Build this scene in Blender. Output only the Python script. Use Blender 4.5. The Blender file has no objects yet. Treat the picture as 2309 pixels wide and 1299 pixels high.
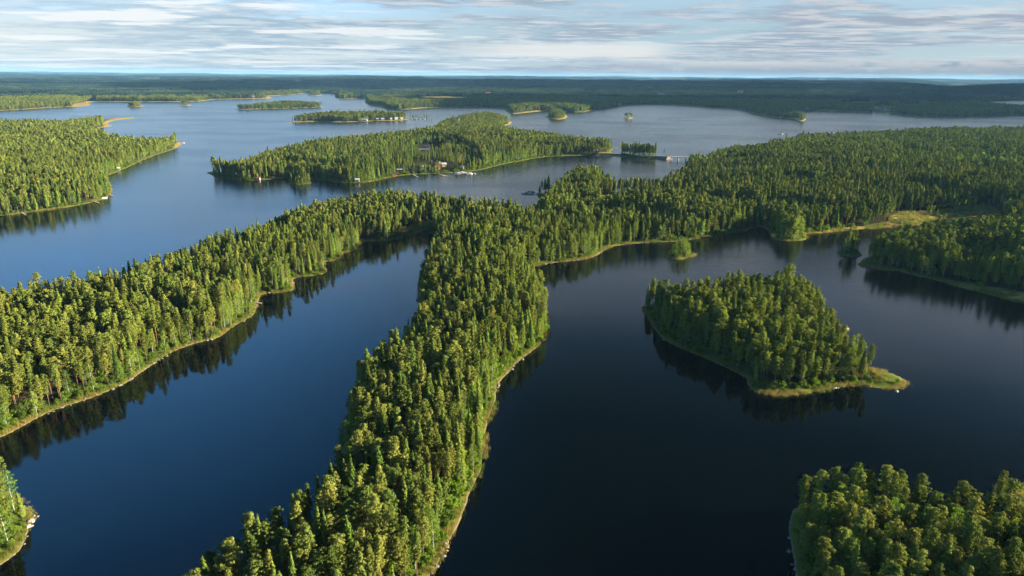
import bpy, math, random
import numpy as np
from mathutils import Matrix, Vector

rng = np.random.default_rng(7)
random.seed(7)
SC = bpy.context.scene
COL = SC.collection

# ---------------------------------------------------------------- camera
H = 120.0
PITCH, ROLL = math.radians(17.23), math.radians(0.447)
FPX, PW, PH = 1540.0, 2309.0, 1299.0
_f = Vector((0, math.cos(PITCH), -math.sin(PITCH)))
_r0 = Vector((1, 0, 0)); _u0 = Vector((0, math.sin(PITCH), math.cos(PITCH)))
_r = _r0 * math.cos(ROLL) + _u0 * math.sin(ROLL)
_u = -_r0 * math.sin(ROLL) + _u0 * math.cos(ROLL)
cam = bpy.data.cameras.new("camera")
cam.sensor_width = 36.0
cam.lens = FPX / PW * 36.0
cam.clip_start = 1.0; cam.clip_end = 200000.0
cob = bpy.data.objects.new("camera", cam); COL.objects.link(cob)
M = Matrix(((_r.x, _u.x, -_f.x, 0), (_r.y, _u.y, -_f.y, 0), (_r.z, _u.z, -_f.z, H), (0, 0, 0, 1)))
cob.matrix_world = M
SC.camera = cob

# ---------------------------------------------------------------- sun, sky, exposure
SUN_AZ, SUN_EL = math.radians(86.0), math.radians(14.5)   # azimuth clockwise from the view direction (+Y)
sdir = Vector((math.sin(SUN_AZ) * math.cos(SUN_EL), math.cos(SUN_AZ) * math.cos(SUN_EL), math.sin(SUN_EL)))
sl = bpy.data.lights.new("sun", 'SUN'); sl.energy = 5.0; sl.angle = math.radians(0.5); sl.color = (1.0, 0.88, 0.67)
so = bpy.data.objects.new("sun", sl); COL.objects.link(so)
so.rotation_euler = sdir.to_track_quat('Z', 'Y').to_euler()
SC.view_settings.view_transform = 'Standard'; SC.view_settings.look = 'None'
SC.view_settings.exposure = 2.38; SC.view_settings.gamma = 1.0

class NT:
    def __init__(s, tree): s.t = tree; s.n = tree.nodes; s.l = tree.links
    def new(s, typ, **kw):
        n = s.n.new(typ)
        for k, v in kw.items():
            if k.startswith('i_'):
                key = k[2:]; key = int(key) if key.isdigit() else key.replace('_', ' ')
                s.put(n.inputs[key], v)
            else: setattr(n, k, v)
        return n
    def put(s, inp, v):
        if isinstance(v, bpy.types.NodeSocket): s.l.new(v, inp)
        else: inp.default_value = v
    def math(s, op, a, b=0.0, c=None, clamp=False):
        n = s.n.new('ShaderNodeMath'); n.operation = op; n.use_clamp = clamp
        s.put(n.inputs[0], a); s.put(n.inputs[1], b)
        if c is not None: s.put(n.inputs[2], c)
        return n.outputs[0]
    def mix(s, f, a, b, blend='MIX'):
        n = s.n.new('ShaderNodeMix'); n.data_type = 'RGBA'; n.blend_type = blend
        s.put(n.inputs[0], f); s.put(n.inputs[6], a); s.put(n.inputs[7], b)
        return n.outputs[2]
    def ramp(s, f, stops, interp='LINEAR'):
        n = s.n.new('ShaderNodeValToRGB'); n.color_ramp.interpolation = interp
        e = n.color_ramp.elements
        while len(e) < len(stops): e.new(0.5)
        for i, (p, c) in enumerate(stops):
            e[i].position = p; e[i].color = c if len(c) == 4 else (*c, 1)
        s.put(n.inputs[0], f); return n.outputs[0]
    def rng(s, v, a, b, c=0.0, d=1.0, smooth=True):
        n = s.n.new('ShaderNodeMapRange'); n.interpolation_type = 'SMOOTHSTEP' if smooth else 'LINEAR'
        s.put(n.inputs[0], v)
        for i, x in enumerate((a, b, c, d)): n.inputs[i + 1].default_value = x
        return n.outputs[0]
    def noise(s, vec, scale, detail=3.0, rough=0.5, dim='3D'):
        n = s.n.new('ShaderNodeTexNoise'); n.noise_dimensions = dim
        if vec is not None: s.l.new(vec, n.inputs['Vector'])
        n.inputs['Scale'].default_value = scale; n.inputs['Detail'].default_value = detail
        n.inputs['Roughness'].default_value = rough
        return n.outputs[0]
    def comb(s, x, y, z=0.0):
        n = s.n.new('ShaderNodeCombineXYZ')
        for i, v in enumerate((x, y, z)): s.put(n.inputs[i], v)
        return n.outputs[0]

def sky_world():
    w = bpy.data.worlds.new("World"); SC.world = w; w.use_nodes = True
    w.node_tree.nodes.clear(); N = NT(w.node_tree)
    sky = N.new('ShaderNodeTexSky'); sky.sky_type = 'NISHITA'; sky.sun_disc = False
    sky.sun_elevation = SUN_EL; sky.sun_rotation = SUN_AZ; sky.altitude = 200; sky.air_density = 1.2; sky.dust_density = 0.6; sky.ozone_density = 2.5
    tc = N.new('ShaderNodeTexCoord')
    sep = N.new('ShaderNodeSeparateXYZ'); N.l.new(tc.outputs['Generated'], sep.inputs[0])
    X, Y, Z = sep.outputs
    zc = N.math('MAXIMUM', Z, 0.0)
    # direction projected onto a cloud deck: streaks pile up towards the horizon
    den = N.math('ADD', zc, 0.028)
    px = N.math('DIVIDE', X, den); py = N.math('DIVIDE', Y, den)
    deck = N.comb(px, py, 0.0)
    side = N.rng(X, -0.45, 0.10)                      # 0 = left, 1 = towards the sun
    wide = N.rng(X, -0.6, 0.5)
    base = N.mix(1.0, sky.outputs[0], (0.2, 0.2, 0.2, 1), 'MULTIPLY')
    # clear part: pale at the horizon, blue above, darker overhead and towards the sun side
    el = N.ramp(zc, [(0.0, (0.80, 0.86, 0.88)), (0.05, (0.74, 0.83, 0.86)), (0.11, (0.50, 0.95, 1.45)), (0.2, (0.40, 1.05, 2.1)),
                     (0.35, (0.26, 0.86, 1.85)), (0.5, (0.12, 0.62, 1.55)), (0.7, (0.03, 0.12, 0.32)), (1.0, (0.02, 0.06, 0.18))])
    el2 = N.ramp(zc, [(0.0, (0.60, 0.71, 0.77)), (0.05, (0.39, 0.55, 0.65)), (0.11, (0.44, 0.62, 0.80)), (0.2, (0.46, 0.60, 0.82)),
                      (0.3, (0.30, 0.38, 0.54)), (0.37, (0.05, 0.14, 0.25)), (0.45, (0.005, 0.025, 0.04)), (1.0, (0.01, 0.03, 0.06))])
    clear = N.mix(side, el, el2)
    clear = N.mix(0.08, clear, base)
    wv = N.new('ShaderNodeVectorMath', operation='MULTIPLY'); N.l.new(deck, wv.inputs[0]); wv.inputs[1].default_value = (1.25, 1.15, 1.0)
    n1 = N.noise(wv.outputs[0], 0.21, 9.0, 0.61)
    wv2 = N.new('ShaderNodeVectorMath', operation='MULTIPLY_ADD'); N.l.new(deck, wv2.inputs[0]); wv2.inputs[1].default_value = (0.9, 1.3, 1.0); wv2.inputs[2].default_value = (3.1, 7.7, 0)
    n2 = N.noise(wv2.outputs[0], 0.34, 9.0, 0.61)
    n3 = N.noise(wv2.outputs[0], 1.5, 7.0, 0.62)
    lowf = N.rng(zc, 0.34, 0.13)
    soft = N.rng(n1, 0.40, 0.60)
    # grey streaks of a broken layer
    g1 = N.math('MULTIPLY', N.rng(N.math('ADD', N.math('MULTIPLY', n1, 0.76), N.math('MULTIPLY', n3, 0.24)), 0.44, 0.525), N.math('ADD', N.math('MULTIPLY', lowf, 0.72), N.rng(zc, 0.42, 0.30, 0.0, 0.3)))
    g1 = N.math('MULTIPLY', g1, N.math('ADD', N.math('MULTIPLY', N.rng(X, -0.62, -0.2), 0.45), 0.55))
    gc = N.mix(wide, (0.36, 0.50, 0.63, 1), (0.34, 0.41, 0.50, 1))
    gc = N.mix(N.rng(n3, 0.44, 0.62), gc, N.mix(wide, (0.62, 0.72, 0.78, 1), (0.60, 0.62, 0.66, 1)))
    dimv = N.rng(zc, 0.30, 0.50, 1.0, 0.25)
    vm = N.new('ShaderNodeVectorMath', operation='SCALE'); N.l.new(gc, vm.inputs[0]); N.l.new(dimv, vm.inputs['Scale'])
    col = N.mix(g1, clear, vm.outputs[0])
    # bright breaks, strongest on the left
    br = N.math('MULTIPLY', N.rng(n2, 0.53, 0.60), lowf)
    br = N.math('MULTIPLY', br, N.rng(X, 0.45, -0.45, 0.25, 0.95))
    col = N.mix(br, col, (0.92, 0.95, 0.95, 1))
    # a long pale gap over the middle of the horizon
    az = N.math('ARCTAN2', X, Y)
    wob = N.math('MULTIPLY', N.math('SUBTRACT', n3, 0.5), 0.012)
    zz = N.math('ADD', zc, wob)
    gap = N.math('MULTIPLY', N.math('MULTIPLY', N.rng(zz, 0.022, 0.028), N.rng(zz, 0.046, 0.039)), N.math('MULTIPLY', N.rng(az, -0.16, 0.05), N.rng(az, 0.24, 0.17)))
    col = N.mix(N.math('MULTIPLY', gap, 0.85), col, (0.85, 0.84, 0.80, 1))
    # far cumulus row low over the right horizon
    cv = N.comb(N.math('MULTIPLY', az, 26.0), N.math('MULTIPLY', zc, 75.0), 0.0)
    n4 = N.noise(cv, 1.3, 6.0, 0.62)
    band = N.math('MULTIPLY', N.rng(zc, 0.026, 0.015), N.rng(zc, 0.002, 0.007))
    cum = N.math('MULTIPLY', N.math('MULTIPLY', band, N.rng(n4, 0.38, 0.52)), N.rng(X, 0.05, 0.25))
    cumc = N.ramp(zc, [(0.006, (0.38, 0.47, 0.55)), (0.012, (0.44, 0.52, 0.60)), (0.019, (0.72, 0.70, 0.68))])
    col = N.mix(N.math('MULTIPLY', cum, 0.9), col, cumc)
    bg = N.new('ShaderNodeBackground'); N.l.new(col, bg.inputs[0]); bg.inputs[1].default_value = 0.194
    out = N.new('ShaderNodeOutputWorld'); N.l.new(bg.outputs[0], out.inputs[0])
    w.cycles.sampling_method = 'MANUAL'; w.cycles.sample_map_resolution = 1024
sky_world()
cy = SC.cycles
cy.max_bounces = 5; cy.diffuse_bounces = 1; cy.glossy_bounces = 3; cy.transmission_bounces = 3; cy.transparent_max_bounces = 4
cy.volume_bounces = 0; cy.use_adaptive_sampling = True; cy.adaptive_threshold = 0.015
cy.use_denoising = True; cy.caustics_reflective = False; cy.caustics_refractive = False
cy.sample_clamp_indirect = 4.0

# ---------------------------------------------------------------- helpers
def unproject(x, y, z=0.0):
    """the place in the world, on the level z, seen at a pixel of the photograph"""
    d = _f * FPX + _r * (x - PW / 2) + _u * (PH / 2 - y)
    t = (z - H) / d.z
    return (d.x * t, d.y * t)

def project(x, y, z):
    vx, vy, vz = x, y, z - H
    dz = vx * _f.x + vy * _f.y + vz * _f.z
    return (PW / 2 + FPX * (vx * _r.x + vy * _r.y + vz * _r.z) / dz, PH / 2 - FPX * (vx * _u.x + vy * _u.y + vz * _u.z) / dz, dz)

def tag(o, label=None, cat=None, group=None, kind=None):
    if label: o['label'] = label
    if cat: o['category'] = cat
    if group: o['group'] = group
    if kind: o['kind'] = kind
    return o

def empty(name, loc, rz=0.0, s=1.0):
    o = bpy.data.objects.new(name, None); COL.objects.link(o)
    o.location = loc; o.rotation_euler = (0, 0, rz); o.scale = (s, s, s); o.empty_display_size = 0.1
    return o

def link(name, me, parent=None):
    o = bpy.data.objects.new(name, me); COL.objects.link(o); o.parent = parent
    return o

class MB:
    """collects verts and faces (tri or quad) with a material index each"""
    def __init__(s): s.v = []; s.f = []; s.m = []; s.n = 0
    def add(s, v, f, m=0):
        v = np.asarray(v, float).reshape(-1, 3); s.v.append(v)
        for q in f: s.f.append(tuple(int(i) + s.n for i in q)); s.m.append(m)
        s.n += len(v)
    def box(s, c, d, rz=0.0, m=0, taper=1.0):
        cx, cy_, cz = c; hx, hy, hz = d[0] / 2, d[1] / 2, d[2] / 2
        P = np.array([(-hx, -hy, -hz), (hx, -hy, -hz), (hx, hy, -hz), (-hx, hy, -hz), (-hx * taper, -hy * taper, hz), (hx * taper, -hy * taper, hz), (hx * taper, hy * taper, hz), (-hx * taper, hy * taper, hz)])
        ca, sa = math.cos(rz), math.sin(rz)
        Q = np.stack([P[:, 0] * ca - P[:, 1] * sa + cx, P[:, 0] * sa + P[:, 1] * ca + cy_, P[:, 2] + cz], 1)
        s.add(Q, [(0, 3, 2, 1), (4, 5, 6, 7), (0, 1, 5, 4), (1, 2, 6, 5), (2, 3, 7, 6), (3, 0, 4, 7)], m)
    def tube(s, pts, rad, k=6, m=0, cap=True):
        pts = np.asarray(pts, float); n = len(pts); a = np.arange(k) * 2 * math.pi / k; V = []
        for i, p in enumerate(pts):
            t = pts[min(i + 1, n - 1)] - pts[max(i - 1, 0)]; t = t / (np.linalg.norm(t) + 1e-9)
            b = np.array((0, 0, 1.0)) if abs(t[2]) < 0.9 else np.array((1.0, 0, 0))
            u = np.cross(t, b); u /= np.linalg.norm(u); w = np.cross(t, u)
            V.append(p + rad[i] * (np.cos(a)[:, None] * u + np.sin(a)[:, None] * w))
        F = [(i * k + j, i * k + (j + 1) % k, (i + 1) * k + (j + 1) % k, (i + 1) * k + j) for i in range(n - 1) for j in range(k)]
        if cap: F.append(tuple(range((n - 1) * k, n * k))); F.append(tuple(range(k))[::-1])
        s.add(np.concatenate(V), F, m)
    def quads(s, V, m=0):
        V = np.asarray(V).reshape(-1, 3); k = len(V) // 4
        base = s.n; s.v.append(V); s.n += len(V)
        idx = (np.arange(k * 4).reshape(k, 4) + base).tolist()
        s.f.extend(map(tuple, idx)); s.m.extend([m] * k)
    def mesh(s, name, mats, smooth=False):
        me = bpy.data.meshes.new(name)
        me.from_pydata(np.concatenate(s.v).tolist(), [], s.f)
        for mt in mats: me.materials.append(mt)
        if len(mats) > 1: me.polygons.foreach_set('material_index', s.m)
        if smooth: me.polygons.foreach_set('use_smooth', [True] * len(s.f))
        me.update(); return me
    def build(s, name, mats, parent=None, smooth=False):
        if not isinstance(mats, (list, tuple)): mats = [mats]
        return link(name, s.mesh(name, mats, smooth), parent)

# ---------------------------------------------------------------- materials
def mat(name):
    m = bpy.data.materials.new(name); m.use_nodes = True; m.node_tree.nodes.clear()
    return m, NT(m.node_tree)

def simple(name, c, rough=0.8, metal=0.0, var=0.25, scale=0.8):
    m, N = mat(name)
    g = N.new('ShaderNodeNewGeometry')
    n = N.noise(g.outputs['Position'], scale, 4.0, 0.6)
    col = N.mix(n, tuple(x * (1 - var) for x in c) + (1,), tuple(min(1, x * (1 + var)) for x in c) + (1,))
    b = N.new('ShaderNodeBsdfPrincipled'); N.l.new(col, b.inputs['Base Color'])
    b.inputs['Roughness'].default_value = rough; b.inputs['Metallic'].default_value = metal
    o = N.new('ShaderNodeOutputMaterial'); N.l.new(b.outputs[0], o.inputs[0]); return m

def foliage(name, c1, c2, c3, trans=0.25, dead=None):
    """leaf material: colour differs from tree to tree and, slowly, from stand to stand"""
    m, N = mat(name)
    g = N.new('ShaderNodeNewGeometry'); oi = N.new('ShaderNodeObjectInfo')
    st = N.math('MULTIPLY', N.math('ADD', N.noise(g.outputs['Position'], 0.014, 3.0), N.noise(g.outputs['Position'], 0.0022, 3.0)), 0.5)
    sm = N.noise(g.outputs['Position'], 0.9, 3.0, 0.7)
    r = oi.outputs['Random']
    col = N.mix(N.rng(r, 0.0, 1.0, smooth=False), (*c1, 1), (*c2, 1))
    col = N.mix(N.math('MULTIPLY', N.rng(st, 0.45, 0.58), 0.9), col, (*c3, 1))
    if dead: col = N.mix(N.math('GREATER_THAN', r, 0.994), col, (*dead, 1))
    br = N.math('ADD', N.math('MULTIPLY', sm, 1.85), 0.78)
    rb = N.math('FRACT', N.math('MULTIPLY', r, 17.31))
    br = N.math('MULTIPLY', br, N.math('ADD', N.math('MULTIPLY', rb, 0.55), 0.72))
    vm = N.new('ShaderNodeVectorMath', operation='SCALE'); N.l.new(col, vm.inputs[0]); N.l.new(br, vm.inputs['Scale'])
    d = N.new('ShaderNodeBsdfDiffuse'); N.l.new(vm.outputs[0], d.inputs[0])
    t = N.new('ShaderNodeBsdfTranslucent'); tc = N.mix(1.0, vm.outputs[0], (1.2, 1.25, 0.5, 1), 'MULTIPLY'); N.l.new(tc, t.inputs[0])
    mx = N.new('ShaderNodeMixShader'); mx.inputs[0].default_value = trans
    N.l.new(d.outputs[0], mx.inputs[1]); N.l.new(t.outputs[0], mx.inputs[2])
    o = N.new('ShaderNodeOutputMaterial'); N.l.new(mx.outputs[0], o.inputs[0]); return m

def bark(name, lo, hi, h0, h1):
    """bark that changes with height up the trunk (object space)"""
    m, N = mat(name)
    tc = N.new('ShaderNodeTexCoord'); sep = N.new('ShaderNodeSeparateXYZ'); N.l.new(tc.outputs['Object'], sep.inputs[0])
    k = N.rng(sep.outputs[2], h0, h1)
    col = N.mix(k, (*lo, 1), (*hi, 1))
    n = N.noise(tc.outputs['Object'], 3.0, 3.0)
    col = N.mix(N.rng(n, 0.5, 0.75), col, (lo[0] * .45, lo[1] * .45, lo[2] * .45, 1))
    b = N.new('ShaderNodeBsdfDiffuse'); N.l.new(col, b.inputs[0])
    o = N.new('ShaderNodeOutputMaterial'); N.l.new(b.outputs[0], o.inputs[0]); return m

M_PINE = foliage('pine_needles', (0.050, 0.074, 0.015), (0.116, 0.120, 0.024), (0.094, 0.116, 0.019), 0.12)
M_SPRUCE = foliage('spruce_needles', (0.036, 0.064, 0.011), (0.076, 0.096, 0.017), (0.058, 0.080, 0.014), 0.08)
M_BIRCH = foliage('birch_leaves', (0.065, 0.115, 0.018), (0.125, 0.155, 0.026), (0.105, 0.14, 0.022), 0.35)
M_FARF = foliage('distant_needles', (0.003, 0.010, 0.012), (0.014, 0.026, 0.020), (0.034, 0.050, 0.026), 0.1)  # near-black bluish base: cloud shadow over the far woods put into the colour
M_SHRUB = foliage('shrub_leaves', (0.042, 0.082, 0.011), (0.090, 0.125, 0.016), (0.066, 0.105, 0.014), 0.4)
B_PINE = bark('pine_bark', (0.09, 0.07, 0.055), (0.30, 0.145, 0.062), 3.0, 9.0)
B_SPRUCE = bark('spruce_bark', (0.13, 0.11, 0.09), (0.16, 0.12, 0.09), 1.0, 9.0)
B_BIRCH = bark('birch_bark', (0.26, 0.25, 0.22), (0.36, 0.35, 0.31), 0.5, 3.0)

# ---------------------------------------------------------------- the land, traced on the water level (photo pixels; a third number is the height of the point)
T = 15.5
LAND = {}
LAND['mainland'] = [(-900,1170),(-300,1060),(-90,1015),(0,988),(60,955),(120,925),(180,906),(240,884),(290,861),(318,842),(340,822),(390,793),(440,773),(478,766),(500,757),(525,736),(552,722),(575,708),(579,690),(583,670),(592,663),(625,660),(655,657),(664,652),(660,640),(660,628),(690,624),(722,620),(738,614),(730,602),(728,593),(750,588),(776,586),(768,574),(790,567),(820,564),(812,555),(814,546),(842,544),(872,545),(900,538),(935,530),(962,524),(985,528),
  (980,545,6),(968,565,8),(955,590,6),(945,612,4),(942,640,4),(950,672,6),(940,700,12),(905,722,14),(872,750,14),(838,788,12),(806,828,8),(792,862,6),(786,900,5),(777,940,5),(768,985,6),(754,1025,12),(694,1068,15),(634,1108,15),(560,1144,16),(505,1176,16),(450,1214,16),(396,1256,16),(330,1310,16),(200,1440,16),
  (820,1560),(900,1400),(966,1296),(985,1268),(1009,1229),(1028,1186),(1042,1155),(1052,1131),(1074,1085),(1087,1050),(1090,1010),(1093,975),(1104,935),(1116,902),(1118,878),(1130,856),(1150,834),(1172,812),(1205,788),(1226,770),(1240,752),(1238,728),(1234,700),(1226,676),(1212,655),(1200,640),(1186,622),(1182,606),
  (1205,600),(1240,594),(1280,589),(1320,585),(1345,577),(1362,563),(1390,553),(1440,548),(1500,546),(1560,541),(1620,531),(1660,525),(1682,521),(1692,516),(1715,510),(1735,520),(1742,532),(1740,540),(1775,544),(1812,543),(1818,536),(1815,528),(1850,526),(1900,521),(1960,516),(2010,514),(2045,520),(2080,532),(2140,540),(2250,541),(2309,540),(2700,540),(3400,560),
  (3400,262,T),(2700,275,T),(2309,288,T),(2200,290,T),(2080,291,T),(2000,298,T),(1900,301,T),(1830,301,T),(1790,302,T),(1770,304,T),(1764,308),(1775,318),(1800,324),(1830,326),(1780,330),(1700,330,T),(1640,330,T),(1610,338,T),(1570,356,T),(1556,366),(1545,378),(1545,392),
  (1500,402,T),(1430,405,T),(1375,405,T),(1350,398),(1340,390),(1356,385),(1352,378,T),(1330,372,T),(1300,376,T),(1290,388,10),(1270,396,T),(1245,408,T),(1238,425,12),(1218,435),(1212,440),(1240,448),(1255,452),(1230,462),(1190,468,T),(1150,462,T),(1080,452,T),(1000,446,T),(900,435,T),(820,438,T),(740,455,T),(690,464,T),(640,480,T),(600,494,T),(560,515,T),(480,532,T),(420,554,T),(370,570,T),(320,590,T),(230,610,T),(130,632,T),(0,650,T),(-300,700,T),(-900,790,T)]
LAND['right_bank'] = [(1938,598),(1960,604),(1990,609),(2026,611),(2050,618),(2090,628),(2130,637),(2170,650),(2230,664),(2309,686),(2700,760),(3500,900),(3400,540),(2700,534),(2309,532),(2250,534),(2160,538),(2100,543),(2045,548),(2015,553),(2002,556),(1992,560),(1972,575),(1950,588)]
LAND['round_island'] = [(1444,692),(1456,687),(1478,690),(1505,702),(1532,642,T),(1575,630,T),(1645,620,T),(1700,614,T),(1750,611,T),(1808,613,T),(1845,636,T),(1868,664,T),(1890,702,12),(1904,728,6),(1910,742),(1884,750),(1878,754),(1900,764,8),(1916,790,6),(1926,808),(1934,818),(1944,826),(1960,834),(1985,836),(2008,840),(2030,850),(2046,862),(2034,872),(2010,878),(1985,876),(1950,871),(1905,870),(1875,876),(1830,886),(1790,890),(1755,892),(1722,888),(1696,880),(1686,866),(1688,856),(1664,842),(1620,820),(1570,800),(1520,780),(1490,758),(1472,735),(1458,712)]
LAND['corner_island'] = [(1792,1150),(1806,1108,6),(1822,1040,T),(1858,1030,T),(1910,1030,T),(1990,1036,T),(2040,1042,T),(2090,1058,T),(2140,1074,T),(2190,1080,T),(2228,1092,T),(2242,1112,4),(2252,1100),(2309,1097),(2700,1110),(3000,1600),(1650,1600),(1800,1400),(1796,1310),(1786,1240),(1780,1190)]
LAND['left_bank'] = [(-500,1060),(-60,1088),(5,1118),(40,1134),(66,1146),(80,1163),(70,1184),(60,1208),(46,1238),(22,1258),(0,1273),(-60,1300),(-200,1380),(-600,1500)]
LAND['west_shore'] = [(-900,600),(-300,515),(-80,494),(0,487),(50,481),(90,476),(130,471),(170,464),(210,456),(235,448),(248,440),(253,432),(250,418),(246,408),(236,404),(228,403),(245,396),(270,385),(300,372),(330,358),(350,350),(370,344),(385,339),(405,330),(413,322),(398,320),(390,318),(384,327),(362,317,13),(340,313,16),(300,312,16),(270,307,16),(235,301,12),(222,295),(210,292),(222,289),(240,286),(256,283),(240,280),(248,274),(275,269),(306,267),(300,265),(262,267),(235,268),(234,270,4),(200,272,9),(175,274,11),(110,279,13),(90,275,13),(0,277,14),(-300,280,14),(-1200,290,14)]
LAND['village_island'] = [(463,390),(480,396),(510,402),(530,408),(580,407),(640,402),(670,399),(700,402),(735,409),(790,414),(830,411),(870,402),(910,395),(960,392),(1010,390),(1045,388),(1080,384),(1105,378),(1130,371),(1160,366),(1185,361),(1210,356),(1240,353),(1290,351),(1330,350),(1350,352),(1400,353),(1450,357),(1512,359),(1514,356),(1490,353),(1400,347),(1372,344),(1385,335),(1398,329),(1405,326),(1396,322),(1395,318,14),(1372,314,T),(1340,315,T),(1300,311,T),(1260,305,T),(1200,297,T),(1150,292,14),(1122,287),(1142,284),(1156,278),(1150,272),(1147,268,10),(1140,264,14),(1125,257,T),(1080,254,T),(1040,262,T),(1010,269,T),(985,276,T),(975,288,T),(930,297,T),(850,304,T),(760,310,T),(700,318,T),(650,327,T),(600,340,T),(585,346,T),(560,357,T),(520,368,T),(498,388),(486,387),(474,387)]
LAND['reed_bank_low'] = [(648,412),(665,409),(700,410),(702,414),(680,417),(655,416)]
LAND['cottage_island'] = [(640,277),(660,276),(700,275),(725,274.5),(733,274),(760,276),(800,275),(825,274.5),(850,272.5),(880,272.5),(905,272),(922,269),(924,265),(920,261,10),(908,256,11),(850,256,10),(800,259,9),(740,260,8),(690,262,8),(652,270,6)]
LAND['long_island'] = [(525,246.5),(560,247),(600,245.5),(640,244.5),(680,243.5),(720,242.5),(737,241),(738,238),(735,236,10),(700,232,12),(640,231,12),(570,236,12),(532,239,10)]
LAND['islet_a'] = [(285,240.5),(300,242),(322,240.5),(324,238),(305,236.5),(287,238)]
LAND['islet_b'] = [(398,237.5),(415,239),(434,237.5),(430,236),(410,235.5)]
LAND['islet_c'] = [(1230,264),(1238,267.5),(1258,270),(1275,268),(1281,264),(1276,259),(1258,257),(1238,259)]
LAND['islet_d'] = [(1406,267),(1414,269),(1427,268),(1427,265.5),(1416,264),(1407,265)]
LAND['islet_e'] = [(1496,579),(1512,583),(1532,586),(1548,582),(1566,577),(1570,572),(1552,570),(1528,571),(1512,576)]
LAND['islet_f'] = [(1888,570),(1900,576),(1920,580),(1938,578),(1942,573),(1930,568),(1908,564),(1892,566)]
LAND['islet_g'] = [(2062,266),(2068,268),(2080,267.5),(2078,265.5)]
LAND['islet_h'] = [(690,215.5),(708,217),(727,215.5),(727,213),(700,213)]
LAND['west_head'] = [(-900,262),(0,250),(30,248),(60,246.5),(100,244),(135,242),(160,241),(178,240.5),(200,238),(206,235),(195,232),(215,229.5),(206,228),(170,227),(0,224),(-900,224)]
LAND['east_point'] = [(752,221),(770,223.5),(800,222.5),(825,222),(822,230),(826,235),(845,239),(862,241),(864,244.5),(880,246),(900,247),(922,247),(950,244),(1000,242.5),(1050,242),(1095,242),(1130,243),(1142,250),(1150,258),(1172,256),(1208,252),(1235,250),(1270,252),(1310,253.5),(1332,250),(1342,246),(1362,246),(1395,241),(1410,237),(1450,235),(1500,235.5),(1560,238),(1600,242),(1640,243.5),(1680,250),(1700,256),(1722,261),(1753,265.5),(1791,267.5),(1800,272),(1808,275),(1817,272),(1818,262),(1808,253),(1840,250),(1890,251),(1964,252.5),(2006,256),(2069,260),(2148,263),(2241,261),(2309,258),(3600,270),(3600,192),(760,205)]
FARSHORE = [(-900,229),(150,229),(270,230),(400,230),(448,229),(480,225),(520,224),(560,223.5),(608,222.5),(614,219.5),(604,217),(640,215),(670,212.5),(690,210.5),(730,211),(760,213.5),(800,214.5),(830,213),(900,208)]
POND = [(2226,227),(2260,228.5),(2309,226),(2900,220),(2900,252),(2309,250),(2275,247),(2240,240)]
POND2 = [(2090,500),(2112,494),(2135,497),(2122,506),(2100,508)]
# open ground without trees
CLEAR = {
 'field1': [(905,226),(950,224),(1000,221),(1068,222),(1062,227),(1000,228),(940,229)],
 'field2': [(1893,237),(1925,235),(1960,235),(1962,240),(1930,240),(1895,240)],
 'field3': [(1962,246),(1975,240),(2012,243),(2015,248),(1985,250)],
 'field4': [(392,219),(425,217),(423,222),(395,222)],
 'field5': [(2020,239),(2075,237),(2074,243),(2030,243)],
 'field6': [(1320,213),(1352,212),(1350,216),(1322,216)],
 'field7': [(1690,213),(1640,214),(1650,218),(1695,217)],
 'field8': [(655,190),(690,188),(690,193),(660,194)],
 'field9': [(90,170),(118,172),(110,176),(92,174)],
 'field10': [(800,205),(900,206),(890,210),(805,209)],
 'field11': [(1800,252),(1830,249),(1890,249),(1890,252),(1840,254)],
 'field12': [(1090,210),(1110,207),(1112,212),(1095,213)],
 'marsh': [(1996,517),(2004,500),(2010,494),(2030,485),(2080,484),(2130,481),(2190,477),(2240,482),(2252,492),(2258,505),(2270,546),(2150,546),(2060,534),(2030,524)],
 'reed_strip': [(2115,632),(2180,643),(2309,668),(2500,705),(2500,760),(2309,695),(2170,658)],
 'shore_meadow': [(1815,528),(1860,522),(1900,516),(1960,512),(2010,505),(2010,518),(1900,526)],
 'glade': [(1340,452),(1400,446),(1470,443),(1500,441),(1560,440),(1640,437),(1690,434),(1690,452),(1640,462),(1560,472),(1500,478),(1440,484),(1390,488),(1345,484)],
 'glade2': [(860,535),(905,533),(980,518),(970,505),(930,512)],
 'village1': [(935,337),(1000,334),(1006,345),(985,355),(950,357),(936,350)],
 'village2': [(925,385),(960,386),(985,384),(1022,390),(1030,380),(1000,372),(975,376),(950,374),(930,378)],
 'village3': [(940,362),(965,364),(964,347),(945,347)],
 'tip': [(455,390),(478,398),(484,394),(482,384),(470,384)],
 'spit': [(214,294),(234,288),(230,281),(236,271),(262,264),(310,263),(310,270),(260,286)],
 'spitb': [(392,330),(400,318),(420,316),(420,330),(395,338)],
 'corner_meadow': [(2240,1112),(2250,1092),(2309,1088),(2900,1080),(2900,1270),(2309,1262),(2264,1210)],
 'bar': [(1925,590),(2010,600),(2035,606),(2060,625),(1935,612)],
 'island_tail': [(1935,842),(1946,815),(2060,835),(2060,885),(1950,880),(1925,872),(1800,882),(1760,882),(1690,872),(1680,900),(1800,905),(2000,895)],
 'causeway': [(1478,345),(1530,350),(1530,365),(1478,365)],
 'causeway2': [(1345,360),(1345,345),(1402,345),(1402,360)],
 'head_sand': [(160,244),(163,238),(185,232),(218,226),(218,232),(200,240)],
}
for k_ in CLEAR:
    if k_.startswith('field'):
        my = sum(p[1] for p in CLEAR[k_]) / len(CLEAR[k_]); CLEAR[k_] = [(p[0], p[1] + (6.5 if p[1] > my else 0)) for p in CLEAR[k_]]
def wpoly(pts): return np.array([unproject(p[0], p[1], p[2] if len(p) > 2 else 0.0) for p in pts])
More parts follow.
